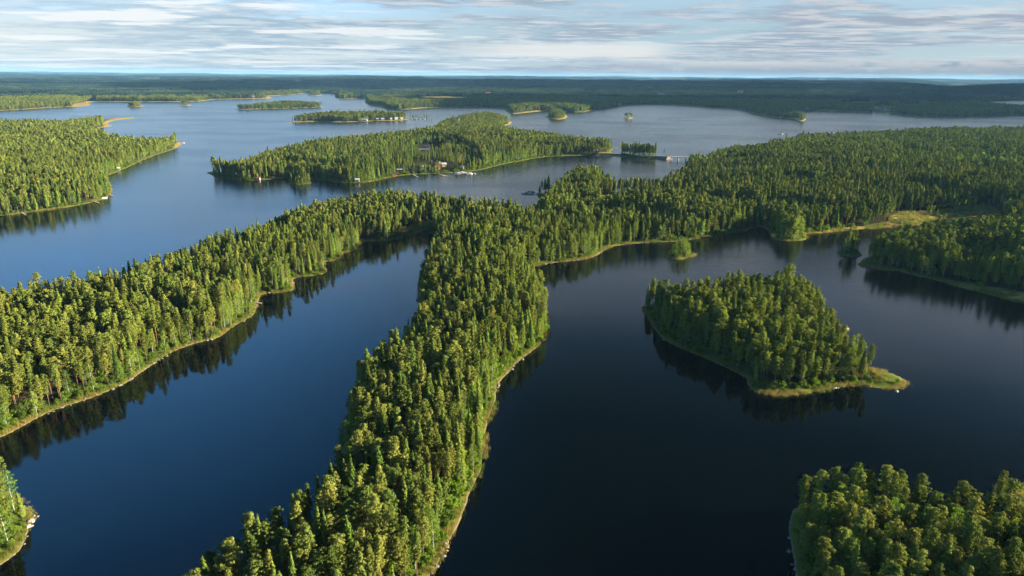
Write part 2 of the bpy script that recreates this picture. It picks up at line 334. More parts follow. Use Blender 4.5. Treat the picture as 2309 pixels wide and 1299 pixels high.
def smooth_poly(P, it=1):
    for _ in range(it):
        Q = np.roll(P, -1, 0); P = np.stack([P * .75 + Q * .25, P * .25 + Q * .75], 1).reshape(-1, 2)
    return P
POLY = {k: smooth_poly(wpoly(v)) for k, v in LAND.items()}
fs = wpoly(FARSHORE); POLY['far_land'] = np.concatenate([fs, [(60000, 60000), (-60000, 60000)]])
# the corner (in)to the far land so that headlands join it
NEG = [smooth_poly(wpoly(POND)), smooth_poly(wpoly(POND2))]
CLR = {k: smooth_poly(wpoly(v)) for k, v in CLEAR.items()}

def sdf(P, poly):
    """signed distance, positive inside"""
    out = np.full(len(P), 1e9); ins = np.zeros(len(P), bool)
    A = poly; B = np.roll(poly, -1, 0)
    px, py = P[:, 0], P[:, 1]
    for (ax, ay), (bx, by) in zip(A, B):
        dx, dy = bx - ax, by - ay; L = dx * dx + dy * dy + 1e-12
        t = np.clip(((px - ax) * dx + (py - ay) * dy) / L, 0, 1)
        ex = px - ax - t * dx; ey = py - ay - t * dy
        np.minimum(out, ex * ex + ey * ey, out=out)
        if ay != by:
            c = ((ay > py) != (by > py))
            ins ^= c & (px < (bx - ax) * (py - ay) / (by - ay) + ax)
    d = np.sqrt(out); return np.where(ins, d, -d)

BND = {k: (p.min(0), p.max(0)) for k, p in POLY.items()}
def land_sd(P, margin=140.0):
    """distance to the nearest shore (positive on land) and which land it is"""
    s = np.full(len(P), -margin); who = np.full(len(P), -1)
    for i, (k, poly) in enumerate(POLY.items()):
        lo, hi = BND[k]
        c = np.where((P[:, 0] > lo[0] - margin) & (P[:, 0] < hi[0] + margin) & (P[:, 1] > lo[1] - margin) & (P[:, 1] < hi[1] + margin))[0]
        if not len(c): continue
        d = sdf(P[c], poly); b = d > s[c]
        s[c[b]] = d[b]; who[c[b]] = i
    for poly in NEG:
        lo, hi = poly.min(0), poly.max(0); c = np.where(np.all((P > lo - 400) & (P < hi + 400), 1))[0]
        if len(c): s[c] = np.minimum(s[c], -sdf(P[c], poly))
    return s, who
def clear_mask(P):
    m = np.zeros(len(P), bool)
    for poly in CLR.values():
        lo, hi = poly.min(0), poly.max(0); c = np.where(np.all((P > lo) & (P < hi), 1))[0]
        if len(c): m[c] |= sdf(P[c], poly) > 0
    return m
PNAMES = list(POLY.keys())

# smooth value noise in the plane
_tab = np.random.default_rng(3).random((256, 256))
def vnoise(x, y):
    xi = np.floor(x).astype(int); yi = np.floor(y).astype(int); fx = x - xi; fy = y - yi
    fx = fx * fx * (3 - 2 * fx); fy = fy * fy * (3 - 2 * fy)
    g = lambda a, b: _tab[a % 256, b % 256]
    return (g(xi, yi) * (1 - fx) + g(xi + 1, yi) * fx) * (1 - fy) + (g(xi, yi + 1) * (1 - fx) + g(xi + 1, yi + 1) * fx) * fy
def fbm(x, y, o=4):
    s = 0; a = 0.5; t = 0
    for i in range(o): s = s + a * vnoise(x + 17.3 * i, y + 9.1 * i); t += a; x = x * 2.03; y = y * 2.03; a *= .5
    return s / t

def height(x, y, s):
    """ground height from the distance to the shore s (metres)"""
    r = np.hypot(x, y)
    bank = np.where(s < 0, s * 0.25, 0.10 + 0.9 * np.clip(s / 7.0, 0, 1) ** 1.3)
    bank = np.maximum(bank, -4.0)
    inl = np.clip((s - 3) / 60.0, 0, 1.6); inl = inl * inl * (3 - 2 * np.minimum(inl, 1)) * 0 + inl
    z = bank + inl * 5.0 * (0.5 + fbm(x / 160.0, y / 160.0, 3))
    far = np.clip((r - 3300) / 4500.0, 0, 1) * np.clip((s - 60) / 700.0, 0, 1)
    z = z + far * 115.0 * np.clip(fbm(x / 2600.0 + 5, y / 1250.0 + 3, 4) - 0.34, 0, 1) * 1.4
    dist = np.clip((r - 13000) / 14000.0, 0, 1)
    z = z + dist * (30.0 + 210.0 * np.clip(fbm(x / 5200.0 + 1, y / 6000.0, 3) - 0.40, 0, 1))
    return z

def setback(P):
    r = np.hypot(P[:, 0], P[:, 1]); n = fbm(P[:, 0] / 16.0, P[:, 1] / 16.0 + 50, 2); n2 = fbm(P[:, 0] / 260.0 + 9, P[:, 1] / 260.0, 2)
    return np.clip(r / 330.0, 1.1, 6.0) * (.25 + 1.7 * n) + np.clip((r - 1700) / 1500.0, 0, 1) * 42.0 * np.clip(n2 - .36, 0, 1)

# ---------------------------------------------------------------- ground sheet
NR, NA = 1150, 1250
rr = 95.0 * (62000.0 / 95.0) ** np.linspace(0, 1, NR)
aa = np.radians(np.linspace(-56, 56, NA))
R_, A_ = np.meshgrid(rr, aa, indexing='ij')
GX = (R_ * np.sin(A_)).ravel(); GY = (R_ * np.cos(A_) - 40).ravel()
GP = np.stack([GX, GY], 1)
GS, GW = land_sd(GP, 60.0)
# irregular shoreline
GS = GS + (fbm(GX / 9.0, GY / 9.0, 3) - 0.5) * np.clip(np.hypot(GX, GY) / 200.0, 1.5, 4)
GZ = height(GX, GY, GS)
VILL = [CLR.pop(k_) for k_ in list(CLR) if k_.startswith('village') or k_ in ('island_tail', 'bar')]
CLM = clear_mask(GP) | ((GS < setback(GP)) & (GS > .3) & (np.hypot(GX, GY) > 1700))
for i_, p_ in enumerate(VILL): CLR['village%d' % i_] = p_
def ground_material():
    m, N = mat('ground_cover')
    g = N.new('ShaderNodeNewGeometry'); P = g.outputs['Position']
    at = N.new('ShaderNodeAttribute', attribute_name='shore'); s = at.outputs['Fac']
    op = N.new('ShaderNodeAttribute', attribute_name='open'); o_ = op.outputs['Fac']
    n1 = N.noise(P, 0.25, 4.0, 0.6); n2 = N.noise(P, 0.035, 4.0, 0.6); n3 = N.noise(P, 1.3, 3.0, 0.7); n4 = N.noise(P, 0.0016, 4.0, 0.6)
    sand = N.mix(n3, (0.17, 0.13, 0.085, 1), (0.27, 0.21, 0.14, 1))
    reed = N.mix(n1, (0.085, 0.115, 0.017, 1), (0.18, 0.155, 0.036, 1))
    green = N.mix(n1, (0.035, 0.065, 0.010, 1), (0.085, 0.11, 0.02, 1))
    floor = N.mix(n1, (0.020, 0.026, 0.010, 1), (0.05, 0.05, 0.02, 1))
    sj = N.math('ADD', s, N.math('MULTIPLY', N.math('SUBTRACT', n2, 0.5), 5.0))
    col = N.mix(N.rng(N.math('ADD', s, N.math('MULTIPLY', n1, 1.2)), 0.6, 1.2), sand, reed)
    col = N.mix(N.rng(sj, 1.2, 3.2), col, green)
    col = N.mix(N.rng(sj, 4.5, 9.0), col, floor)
    meadow = N.mix(N.rng(n2, 0.35, 0.62), (0.30, 0.215, 0.065, 1), (0.19, 0.16, 0.035, 1))
    meadow = N.mix(N.math('MULTIPLY', n3, 0.35), meadow, (0.25, 0.20, 0.10, 1))
    col = N.mix(o_, col, meadow)
    # far away: forest, cut blocks and fields in one sheet
    ln = N.new('ShaderNodeVectorMath', operation='LENGTH'); N.l.new(P, ln.inputs[0])
    far = N.rng(ln.outputs['Value'], 5500.0, 9000.0)
    wood = N.mix(n2, (0.006, 0.014, 0.012, 1), (0.016, 0.028, 0.018, 1))  # forest tone darkened and blued, cloud shade painted into the sheet
    fld = N.mix(N.rng(n4, 0.57, 0.64), wood, (0.13, 0.145, 0.07, 1))
    col = N.mix(far, col, fld)
    b = N.new('ShaderNodeBsdfDiffuse'); N.l.new(col, b.inputs[0])
    o = N.new('ShaderNodeOutputMaterial'); N.l.new(b.outputs[0], o.inputs[0]); return m
def grid_mesh(name, V, nr, na, m):
    me = bpy.data.meshes.new(name); nv = nr * na
    me.vertices.add(nv); me.vertices.foreach_set('co', V.ravel())
    i, j = np.meshgrid(np.arange(nr - 1), np.arange(na - 1), indexing='ij')
    a = (i * na + j).ravel(); q = np.stack([a, a + na, a + na + 1, a + 1], 1)[:, ::-1]
    return me, q
me, q = grid_mesh('ground', np.stack([GX, GY, GZ], 1), NR, NA, None)
keep = GZ[q].max(1) > -2.0           # the lake bed deeper down is never seen
q = q[keep]
me.loops.add(q.size); me.loops.foreach_set('vertex_index', q.ravel().astype(np.int32))
me.polygons.add(len(q)); me.polygons.foreach_set('loop_start', np.arange(0, q.size, 4, dtype=np.int32))
me.polygons.foreach_set('use_smooth', np.ones(len(q), bool))
a1 = me.attributes.new('shore', 'FLOAT', 'POINT'); a1.data.foreach_set('value', GS.astype(np.float32))
a2 = me.attributes.new('open', 'FLOAT', 'POINT'); a2.data.foreach_set('value', CLM.astype(np.float32))
me.update(calc_edges=True); me.materials.append(ground_material())
gnd = link('ground', me); tag(gnd, kind='structure')

# ---------------------------------------------------------------- water
def water_material():
    m, N = mat('lake_water')
    g = N.new('ShaderNodeNewGeometry'); P = g.outputs['Position']
    sep = N.new('ShaderNodeSeparateXYZ'); N.l.new(P, sep.inputs[0])
    # the outer lake is open to the wind: its ripples are steeper
    st = N.new('ShaderNodeVectorMath', operation='MULTIPLY'); N.l.new(P, st.inputs[0]); st.inputs[1].default_value = (0.6, 1.0, 1.0)
    patch = N.noise(st.outputs[0], 0.006, 4.0, 0.6)
    open_ = N.rng(N.math('ADD', sep.outputs[1], N.math('MULTIPLY', sep.outputs[0], 0.42)), 330.0, 620.0)
    wind = N.math('ADD', N.math('MULTIPLY', open_, 0.8), N.math('MULTIPLY', N.rng(patch, 0.46, 0.60), 0.30))
    w1 = N.noise(P, 0.9, 3.0, 0.6); w2 = N.noise(P, 0.23, 3.0, 0.55)
    hgt = N.math('ADD', N.math('MULTIPLY', w1, 0.35), w2)
    bp = N.new('ShaderNodeBump'); bp.inputs['Distance'].default_value = 0.16
    N.l.new(hgt, bp.inputs['Height']); N.l.new(N.math('ADD', N.math('MULTIPLY', wind, 0.5), 0.045), bp.inputs['Strength'])
    b = N.new('ShaderNodeBsdfPrincipled'); b.inputs['Base Color'].default_value = (0.0004, 0.001, 0.0015, 1)
    N.l.new(N.math('ADD', N.math('MULTIPLY', wind, 0.16), 0.06), b.inputs['Roughness']); b.inputs['IOR'].default_value = 1.333
    N.l.new(bp.outputs[0], b.inputs['Normal'])
    o = N.new('ShaderNodeOutputMaterial'); N.l.new(b.outputs[0], o.inputs[0]); return m
wme = bpy.data.meshes.new('lake')
wme.from_pydata([(-70000, -3000, 0), (70000, -3000, 0), (70000, 63000, 0), (-70000, 63000, 0)], [], [(0, 1, 2, 3)])
wme.materials.append(water_material()); tag(link('lake_water', wme), kind='structure')

# ---------------------------------------------------------------- tree shapes
def leafquads(C, Nn, size, r, asp=1.0):
    """small faces centred on C facing roughly along Nn"""
    n = len(C); Nn = Nn / (np.linalg.norm(Nn, axis=1, keepdims=True) + 1e-9)
    a = r.normal(size=(n, 3)); U = np.cross(Nn, a); U /= np.linalg.norm(U, axis=1, keepdims=True) + 1e-9
    W = np.cross(Nn, U); s = size * (0.7 + 0.6 * r.random((n, 1))); j = lambda: 0.75 + 0.5 * r.random((n, 1))
    return np.stack([C - U * s * j() * asp, C - W * s * j(), C + U * s * j() * asp, C + W * s * j()], 1)

def puffs(C, R, flat, k, size, r, jit=0.55, up=0.25):
    n = len(C); d = r.normal(size=(n, k, 3)); d /= np.linalg.norm(d, axis=2, keepdims=True)
    d[..., 2] = np.where(d[..., 2] < -0.35, -d[..., 2], d[..., 2])
    rad = R[:, None, None] * (0.42 + 0.75 * r.random((n, k, 1)) ** .8)
    sc = np.array((1, 1, flat)); P = C[:, None, :] + d * rad * sc
    Nn = d / sc + r.normal(size=(n, k, 3)) * jit + np.array((0, 0, up))
    return leafquads(P.reshape(-1, 3), Nn.reshape(-1, 3), size, r)

LODP = {0: dict(k=38, s=.165, f=1.0), 1: dict(k=11, s=.37, f=1.0), 2: dict(k=5, s=.72, f=.55)}
def trunk_mb(mb, Ht, r0, top, lean, r, k, m):
    hs = np.array((0, .25, .5, .75, 1.0)) * top
    pts = [(lean[0] * (h / Ht) ** 1.6 * Ht, lean[1] * (h / Ht) ** 1.6 * Ht, h - (0.5 if h == 0 else 0)) for h in hs]
    mb.tube(pts, [r0 * (1 - 0.8 * h / Ht) for h in hs], k, m, cap=False)

def pine(seed, lod):
    r = np.random.default_rng(seed); P = LODP[lod]
    Ht = 20.5 + r.normal() * 1.0; rnd = (seed % 100) >= 4; R = (1.75 if rnd else 1.40) + r.random() * .65; base = Ht * (0.30 + r.random() * .18)
    lean = r.normal(size=2) * 0.012
    tb = MB(); trunk_mb(tb, Ht, .21, Ht * .97, lean, r, 6 if lod == 0 else 4, 0)
    nb = int(56 * P['f']); t = (np.arange(nb) + r.random(nb)) / nb; t = t ** 0.85
    prof = np.interp(t, [0, .15, .4, .7, .9, 1], [.45, .80, 1.0, .98, .74, .34] if rnd else [.50, .88, 1.0, .80, .46, .12]) * R * (0.62 + .6 * r.random(nb))
    ang = np.arange(nb) * 2.4 + r.normal(size=nb) * .5
    prof = prof * (1 + (.34 if rnd else .18) * np.sin(ang + t * 4.0 + r.random() * 6))
    z = base + t * (Ht - base)
    ax = lambda zz: (lean[0] * (zz / Ht) ** 1.6 * Ht, lean[1] * (zz / Ht) ** 1.6 * Ht)
    ox, oy = ax(z)
    E = np.stack([ox + np.cos(ang) * prof * .82, oy + np.sin(ang) * prof * .82, z + .12 * prof], 1)
    I = np.stack([ox + np.cos(ang + .5) * prof * .38, oy + np.sin(ang + .5) * prof * .38, z + .1], 1)
    C = np.concatenate([E, I]); Rr = np.concatenate([.42 + .36 * r.random(nb) + (.12 if rnd else 0), .45 + .25 * r.random(nb)]) * (1.0 if lod < 2 else 1.3)
    if lod == 0:
        for i in range(0, nb, 2):
            tb.tube([(ox[i], oy[i], z[i] - .5), E[i]], [.055, .02], 3, 0, cap=False)
        for i in range(5):   # dead stubs below the crown
            zz = base * (.55 + .4 * r.random()); a_ = r.random() * 6.28
            tb.tube([(*ax(zz), zz), (math.cos(a_) * 1.1, math.sin(a_) * 1.1, zz + .1)], [.04, .012], 3, 0, cap=False)
    cb = MB(); cb.quads(puffs(C, Rr, .62, P['k'], P['s'], r))
    return tb, cb

def spruce(seed, lod):
    r = np.random.default_rng(seed)
    Ht = 21.5 + r.normal(); R = 1.95 + r.random() * .45; base = Ht * (.10 + .1 * r.random())
    tb = MB(); trunk_mb(tb, Ht, .2, Ht * .98, (0, 0), r, 6 if lod == 0 else 4, 0)
    n, s, nl = {0: (2600, .25, 24), 1: (850, .45, 18), 2: (230, .80, 10)}[lod]
    t = 1 - np.sqrt(r.random(n)) * .995; t = np.clip(t + r.normal(size=n) * .004, 0, 1)
    ph = (t * nl) % 1.0
    ang = r.random(n) * 6.283; lobes = 1 + .16 * np.sin(ang * 7 + np.floor(t * nl) * 2.1) + .10 * np.sin(ang * 4 + np.floor(t * nl))
    prof = np.interp(t, [0, .12, .35, .7, .95, 1], [.72, 1.0, .88, .5, .12, .02]) * R * lobes * (1.08 - .42 * ph)
    inn = .45 + .6 * r.random(n) ** .6
    rad = prof * inn
    z = base + t * (Ht - base) - rad * .28
    C = np.stack([np.cos(ang) * rad, np.sin(ang) * rad, z], 1)
    Nn = np.stack([np.cos(ang), np.sin(ang), np.full(n, .55)], 1) + r.normal(size=(n, 3)) * .45
    cb = MB(); cb.quads(leafquads(C, Nn, s, r, 1.3)); return tb, cb

def birch(seed, lod):
    r = np.random.default_rng(seed); P = LODP[lod]
    Ht = 16.5 + r.normal() * 1.2; R = 2.2 + r.random() * .6; base = Ht * (.12 + .14 * r.random()); lean = r.normal(size=2) * .03
    tb = MB(); trunk_mb(tb, Ht, .16, Ht * .93, lean, r, 6 if lod == 0 else 4, 0)
    nb = int(62 * P['f']); t = r.random(nb) ** .9
    prof = np.sqrt(np.clip(1 - ((t - .42) / .60) ** 2, .02, 1)) * R
    ang = r.random(nb) * 6.283; q = np.sqrt(.25 + .75 * r.random(nb)) * .86
    z = base + t * (Ht - base - .6)
    ox = lean[0] * (z / Ht) ** 1.6 * Ht; oy = lean[1] * (z / Ht) ** 1.6 * Ht
    C = np.stack([ox + np.cos(ang) * prof * q, oy + np.sin(ang) * prof * q, z], 1)
    if lod == 0:
        for i in range(0, nb, 4): tb.tube([(ox[i], oy[i], z[i] - 1.2), C[i]], [.045, .015], 3, 0, cap=False)
    cb = MB(); cb.quads(puffs(C, .55 + .45 * r.random(nb) * (1 if lod < 2 else 1.3), .85, int(P['k'] * .9), P['s'] * .92, r, .8, .1)); return tb, cb

def shrub(seed, lod=0):
    r = np.random.default_rng(seed); nb = 16; C = []
    tb = MB()
    for i in range(nb):
        a_ = r.random() * 6.283; q = r.random() ** .5 * 1.5; z = .6 + r.random() * 2.3 * (1 - q / 2.6)
        C.append((math.cos(a_) * q, math.sin(a_) * q, z))
        if i % 3 == 0: tb.tube([(0, 0, -.2), C[-1]], [.05, .02], 3, 0, cap=False)
    cb = MB(); cb.quads(puffs(np.array(C), .5 + .45 * r.random(nb), .9, 30, .19, r, .8, .1)); return tb, cb

def snag(seed, lod=0):
    r = np.random.default_rng(seed); tb = MB(); tb.tube([(0, 0, -.5), (.1, 0, 6), (.05, .1, 12), (0, 0, 15)], [.2, .15, .09, .02], 6, 0, cap=False)
    for i in range(46):
        z = 4 + r.random() * 10.5; a_ = r.random() * 6.283; L = (15.5 - z) * .16 + .4
        tb.tube([(0, 0, z), (math.cos(a_) * L, math.sin(a_) * L, z - .15 * L)], [.04, .012], 3, 0, cap=False)
    return tb, None

SPEC = {'pine_tree': (pine, B_PINE, M_PINE, 10), 'spruce_tree': (spruce, B_SPRUCE, M_SPRUCE, 5), 'birch_tree': (birch, B_BIRCH, M_BIRCH, 5)}
PARTS = {}; PROTO = {}
for si, (k, (fn, mb_, mf_, nv)) in enumerate(SPEC.items()):
    col = bpy.data.collections.new('shapes_' + k); PROTO[k] = col; PARTS[k] = []
    idx = 0
    for lod in range(3):
        for v in range(nv):
            tb, cb = fn(100 * si + v, lod)
            if lod == 0: PARTS[k].append((tb.mesh('trunk', [mb_]), cb.mesh('crown', [mf_])))
            j = MB(); j.add(np.concatenate(tb.v), tb.f, 0); nq = len(cb.f); base = j.n; cv = np.concatenate(cb.v)
            j.v.append(cv); j.n += len(cv); j.f.extend([tuple(a + base for a in f) for f in cb.f]); j.m.extend([1] * nq)
            o = bpy.data.objects.new('%s_%02d' % (k, idx), j.mesh(k, [mb_, mf_])); col.objects.link(o); idx += 1

def gn_scatter(name, pts, zrot, scale, idx, coll, label, cat):
    """one object that scatters the shapes of a collection on its points"""
    me = bpy.data.meshes.new(name); n = len(pts)
    me.vertices.add(n); me.vertices.foreach_set('co', np.asarray(pts, np.float32).ravel())
    for nm, typ, arr in (('rz', 'FLOAT', np.asarray(zrot, np.float32)), ('sc', 'FLOAT_VECTOR', np.asarray(scale, np.float32)), ('vi', 'INT', np.asarray(idx, np.int32))):
        at = me.attributes.new(nm, typ, 'POINT'); at.data.foreach_set('vector' if typ == 'FLOAT_VECTOR' else 'value', arr.ravel())
    me.update()
    o = link(name, me)
    ng = bpy.data.node_groups.new('scatter_' + name, 'GeometryNodeTree')
    ng.interface.new_socket('Geometry', in_out='INPUT', socket_type='NodeSocketGeometry')
    ng.interface.new_socket('Geometry', in_out='OUTPUT', socket_type='NodeSocketGeometry')
    gi = ng.nodes.new('NodeGroupInput'); go = ng.nodes.new('NodeGroupOutput')
    ip = ng.nodes.new('GeometryNodeInstanceOnPoints'); ci = ng.nodes.new('GeometryNodeCollectionInfo')
    ci.inputs['Collection'].default_value = coll; ci.inputs['Separate Children'].default_value = True; ci.inputs['Reset Children'].default_value = True
    def attr(nm, typ):
        a = ng.nodes.new('GeometryNodeInputNamedAttribute'); a.data_type = typ; a.inputs['Name'].default_value = nm; return a.outputs['Attribute']
    cx = ng.nodes.new('ShaderNodeCombineXYZ'); L = ng.links.new
    L(attr('rz', 'FLOAT'), cx.inputs[2]); e2r = ng.nodes.new('FunctionNodeEulerToRotation'); L(cx.outputs[0], e2r.inputs[0])
    L(gi.outputs[0], ip.inputs['Points']); L(ci.outputs[0], ip.inputs['Instance']); ip.inputs['Pick Instance'].default_value = True
    L(attr('vi', 'INT'), ip.inputs['Instance Index']); L(e2r.outputs[0], ip.inputs['Rotation']); L(attr('sc', 'FLOAT_VECTOR'), ip.inputs['Scale'])
    L(ip.outputs[0], go.inputs[0])
    md = o.modifiers.new('scatter', 'NODES'); md.node_group = ng
    tag(o, label, cat, kind='stuff'); return o

# ---------------------------------------------------------------- where the trees stand
def wedge(r0, r1, step, az=47.0):
    n = int(r1 / step) + 1; gx, gy = np.meshgrid(np.arange(-n, n + 1), np.arange(-10, n + 1))
    x = gx.ravel() * step + (gy.ravel() % 2) * step * .5; y = gy.ravel() * step
    r = np.hypot(x, y + 40); a = np.degrees(np.arctan2(x, y + 40)); k = (r >= r0) & (r < r1) & (np.abs(a) < az)
    P = np.stack([x[k], y[k]], 1); return P + rng.uniform(-.42, .42, P.shape) * step
TP = []
for r0, r1, st in ((100, 700, 3.45), (700, 2000, 4.3), (2000, 3700, 5.2)): TP.append(wedge(r0, r1, st))
TP = np.concatenate(TP)
TS, TW = land_sd(TP, 10.0)
ok = (TS > setback(TP)) & ~clear_mask(TP)
ok &= ~((TS < 5.0) & (rng.random(len(TP)) < .25)) & (rng.random(len(TP)) > .05)
# belts along far shores
B2 = wedge(3700, 7000, 13.0); s2, w2 = land_sd(B2, 10.0); k2 = (s2 > 6 + setback(B2)) & (s2 < 110) & ~clear_mask(B2)
TP = np.concatenate([TP[ok], B2[k2]]); TS = np.concatenate([TS[ok], s2[k2]]); TW = np.concatenate([TW[ok], w2[k2]])
EXT = [(1516,579,2,.55),(1522,581,2,.62),(1529,577,0,.55),(1535,580,2,.72),(1541,577,2,.62),(1547,580,2,.66),(1553,577,2,.5),(1526,574,2,.55),(1544,573,0,.5),(1510,577,2,.3),
 (1898,571,0,.55),(1903,574,2,.6),(1908,573,0,.9),(1913,570,0,.75),(1917,575,1,.85),(1922,572,0,.8),(1926,575,2,.7),(1931,573,0,.6),(1912,576,2,.5),(1893,569,2,.3),
 (1975,600,0,.6),(1984,603,2,.7),(1992,602,0,.9),(2000,604,0,.85),(2008,604,2,.8),(2014,606,0,.95),(2022,606,2,.75),(2034,608,0,.9),(2043,612,0,.85),(1998,598,0,.8),(2010,600,1,.9),(2025,602,0,.8),
 (1760,541,2,.9),(1770,542,2,.8),(1780,542,0,.9),(1790,542,2,1.0),(1800,541,2,.9),
 (1409,267,0,.7),(1412,267,0,.8),(1416,267.4,2,.8),(1420,267.2,0,.85),(1424,266.6,0,.75),(1414,266,1,.8),(2064,267,0,.4),
 (1408,353,0,.7),(1414,352,0,.9),(1420,354,2,.8),(1426,353,0,.95),(1432,354,0,.85),(1438,354,2,.9),(1445,355,0,.9),(1452,356,1,.8),(1458,355,0,.75),(1464,356,2,.85),(1470,356,0,.8),(1477,357,0,.75),(1497,353,0,.5),
 (490,392,0,.75),(496,393,0,.8),(503,395,2,.7),(509,397,0,.8),(516,399,1,.75),(523,400,0,.85),(531,401,0,.8),(500,391,0,.8),(510,391,0,.85),(2020,500,2,.35),(2045,505,2,.4),(2090,486,2,.45),(2098,489,2,.5),(2104,484,2,.4),(2112,492,2,.4),(2150,482,2,.5),(2158,485,2,.45),(2164,480,2,.55),(2172,484,2,.5),(2180,481,2,.6),(2188,486,2,.5),(2196,480,2,.5),(2060,492,2,.3),(2210,488,2,.45),(2225,480,2,.4),(2130,498,2,.4),(2074,515,2,.35),(1985,519,2,.4),(1965,520,2,.35),(1217,436,1,.5),(1222,433,0,.6),(1229,432,1,.8),(1236,430,1,.9),(1215,437,2,.35)] + [(926 + 5.2 * k, 267.5, k % 3, .45 + .2 * (k * 7 % 5) / 5) for k in range(10)]
for (a_, b_, k_, s_) in []: pass
EX = np.array([unproject(e[0], e[1]) for e in EXT]); NB = len(TP)
okn = np.isin(np.array(PNAMES)[TW], ['islet_e', 'islet_f', 'islet_d', 'islet_g']); 
TP, TS, TW = TP[~okn], TS[~okn], TW[~okn]; NB = len(TP)
xs_, xw_ = land_sd(EX, 30.0)
TP = np.concatenate([TP, EX]); TS = np.concatenate([TS, np.maximum(xs_, 1.0)]); TW = np.concatenate([TW, np.where(xw_ < 0, 0, xw_)])
NTREE = len(TP); x, y = TP[:, 0], TP[:, 1]; RR = np.hypot(x, y)
TZ = height(x, y, TS) - .15
name = np.array(PNAMES)[TW]
stand = fbm(x / 70.0, y / 70.0, 3); stand2 = fbm(x / 230.0 + 40, y / 230.0, 3)
u = rng.random(NTREE)
pb = np.clip(0.07 + .9 * np.clip(stand - .56, 0, 1) * 2.2, 0, .5) + np.where(TS < 7, .34, 0)
ps = np.clip(0.26 + 2.2 * (stand2 - .5), .06, .75)
ps = np.where(np.isin(name, ['corner_island', 'round_island']), .10, ps); ps = np.where(name == 'west_shore', .42, ps)
pb = np.where(name == 'corner_island', .12, np.where(name == 'round_island', .18, pb))
central = (name == 'mainland') & (np.hypot(x, y) < 420) & (x > -160) & (x < 45)
ps = np.where((name == 'mainland') & (x < 60) & (RR < 600), ps * .6, ps)
kind = np.where(u < pb, 2, np.where(u < pb + (1 - pb) * ps, 1, 0))
sc = rng.normal(.77, .08, NTREE).clip(.52, 1.05) * (0.93 + .22 * (fbm(x / 45.0 + 9, y / 45.0, 2)))
sc *= np.where(TS < 6, .74 + .08 * TS / 2, 1.0)
sc = np.where(rng.random(NTREE) < .09, sc * .62, sc)
vill = wpoly([(862,345),(935,328),(1010,328),(1070,350),(1092,378),(1040,389),(960,391),(880,396)])
vm_ = sdf(TP, vill) > 0
sc = np.where(vm_, sc * .68, sc)
yng = fbm(x / 60.0 + 77, y / 38.0 + 5, 2)
sc = np.where((yng > .66) & (RR > 430) & (TS > 14), sc * .66, sc)
sc = np.where(np.isin(name, ['islet_a', 'islet_b', 'islet_c', 'islet_d', 'islet_e', 'islet_f', 'islet_g', 'islet_h', 'cottage_island', 'long_island']), sc * .9, sc)
sc = np.where(name == 'corner_island', sc * .9, sc)
sc[NB:] = [e[3] for e in EXT]; kind[NB:] = [e[2] for e in EXT]
wid = rng.normal(1.0, .13, NTREE).clip(.72, 1.4) * np.where(RR > 2000, 1.3, 1.0) * np.where(RR > 3700, 1.7, 1.0)
rot = rng.random(NTREE) * 6.283
lod = np.where(RR < 520, 0, np.where(RR < 1150, 1, 2))
KN = list(SPEC); NVAR = [10, 5, 5]; var = (rng.random(NTREE) * 100).astype(int)
var = np.where(np.isin(name, ['corner_island', 'round_island', 'right_bank']), 4 + var % 6, var)
VIDX = np.zeros(NTREE, int)
gaps = fbm(x / 13.0 + 7, y / 13.0, 2)
HIDE = (vm_ & (rng.random(NTREE) < .55)) | ((gaps > .76) & (TS > 10) & (RR > 300) & (RR < 1500) & (name == 'mainland'))
HIDE[NB:] = False
for k in range(3): VIDX = np.where(kind == k, lod * NVAR[k] + var % NVAR[k], VIDX)

# the largest of each kind are objects of their own; the rest of a kind is one object
pr = [project(a, b, c + 10) for a, b, c in zip(x, y, TZ)]
SXp = np.array([p[0] for p in pr]); SYp = np.array([p[1] for p in pr]); DZ = np.array([p[2] for p in pr])
infr = (SXp > 5) & (SXp < PW - 5) & (SYp > 0) & (SYp < PH + 20)
TT = dict(globals())
NAMEK = ['pine', 'spruce', 'birch']
PLACE = {'mainland': 'the wooded shore', 'right_bank': 'the dark right-hand bank', 'round_island': 'the round wooded island', 'corner_island': 'the bottom right corner island', 'left_bank': 'the bottom left corner bank'}
def ordinal(n):
    w = ['first', 'second', 'third', 'fourth', 'fifth', 'sixth', 'seventh', 'eighth', 'ninth', 'tenth', 'eleventh', 'twelfth']
    return w[n] if n < 12 else '%d%s' % (n + 1, 'th' if 10 <= (n + 1) % 100 <= 20 else {1: 'st', 2: 'nd', 3: 'rd'}.get((n + 1) % 10, 'th'))
single = np.zeros(NTREE, bool)
for k in range(3):
    c = np.where((kind == k) & infr)[0]
    size = sc[c] / DZ[c] * np.where(TS[c] < 9, 1.25, 1.0)
    single[c[np.argsort(-size)[:330]]] = True
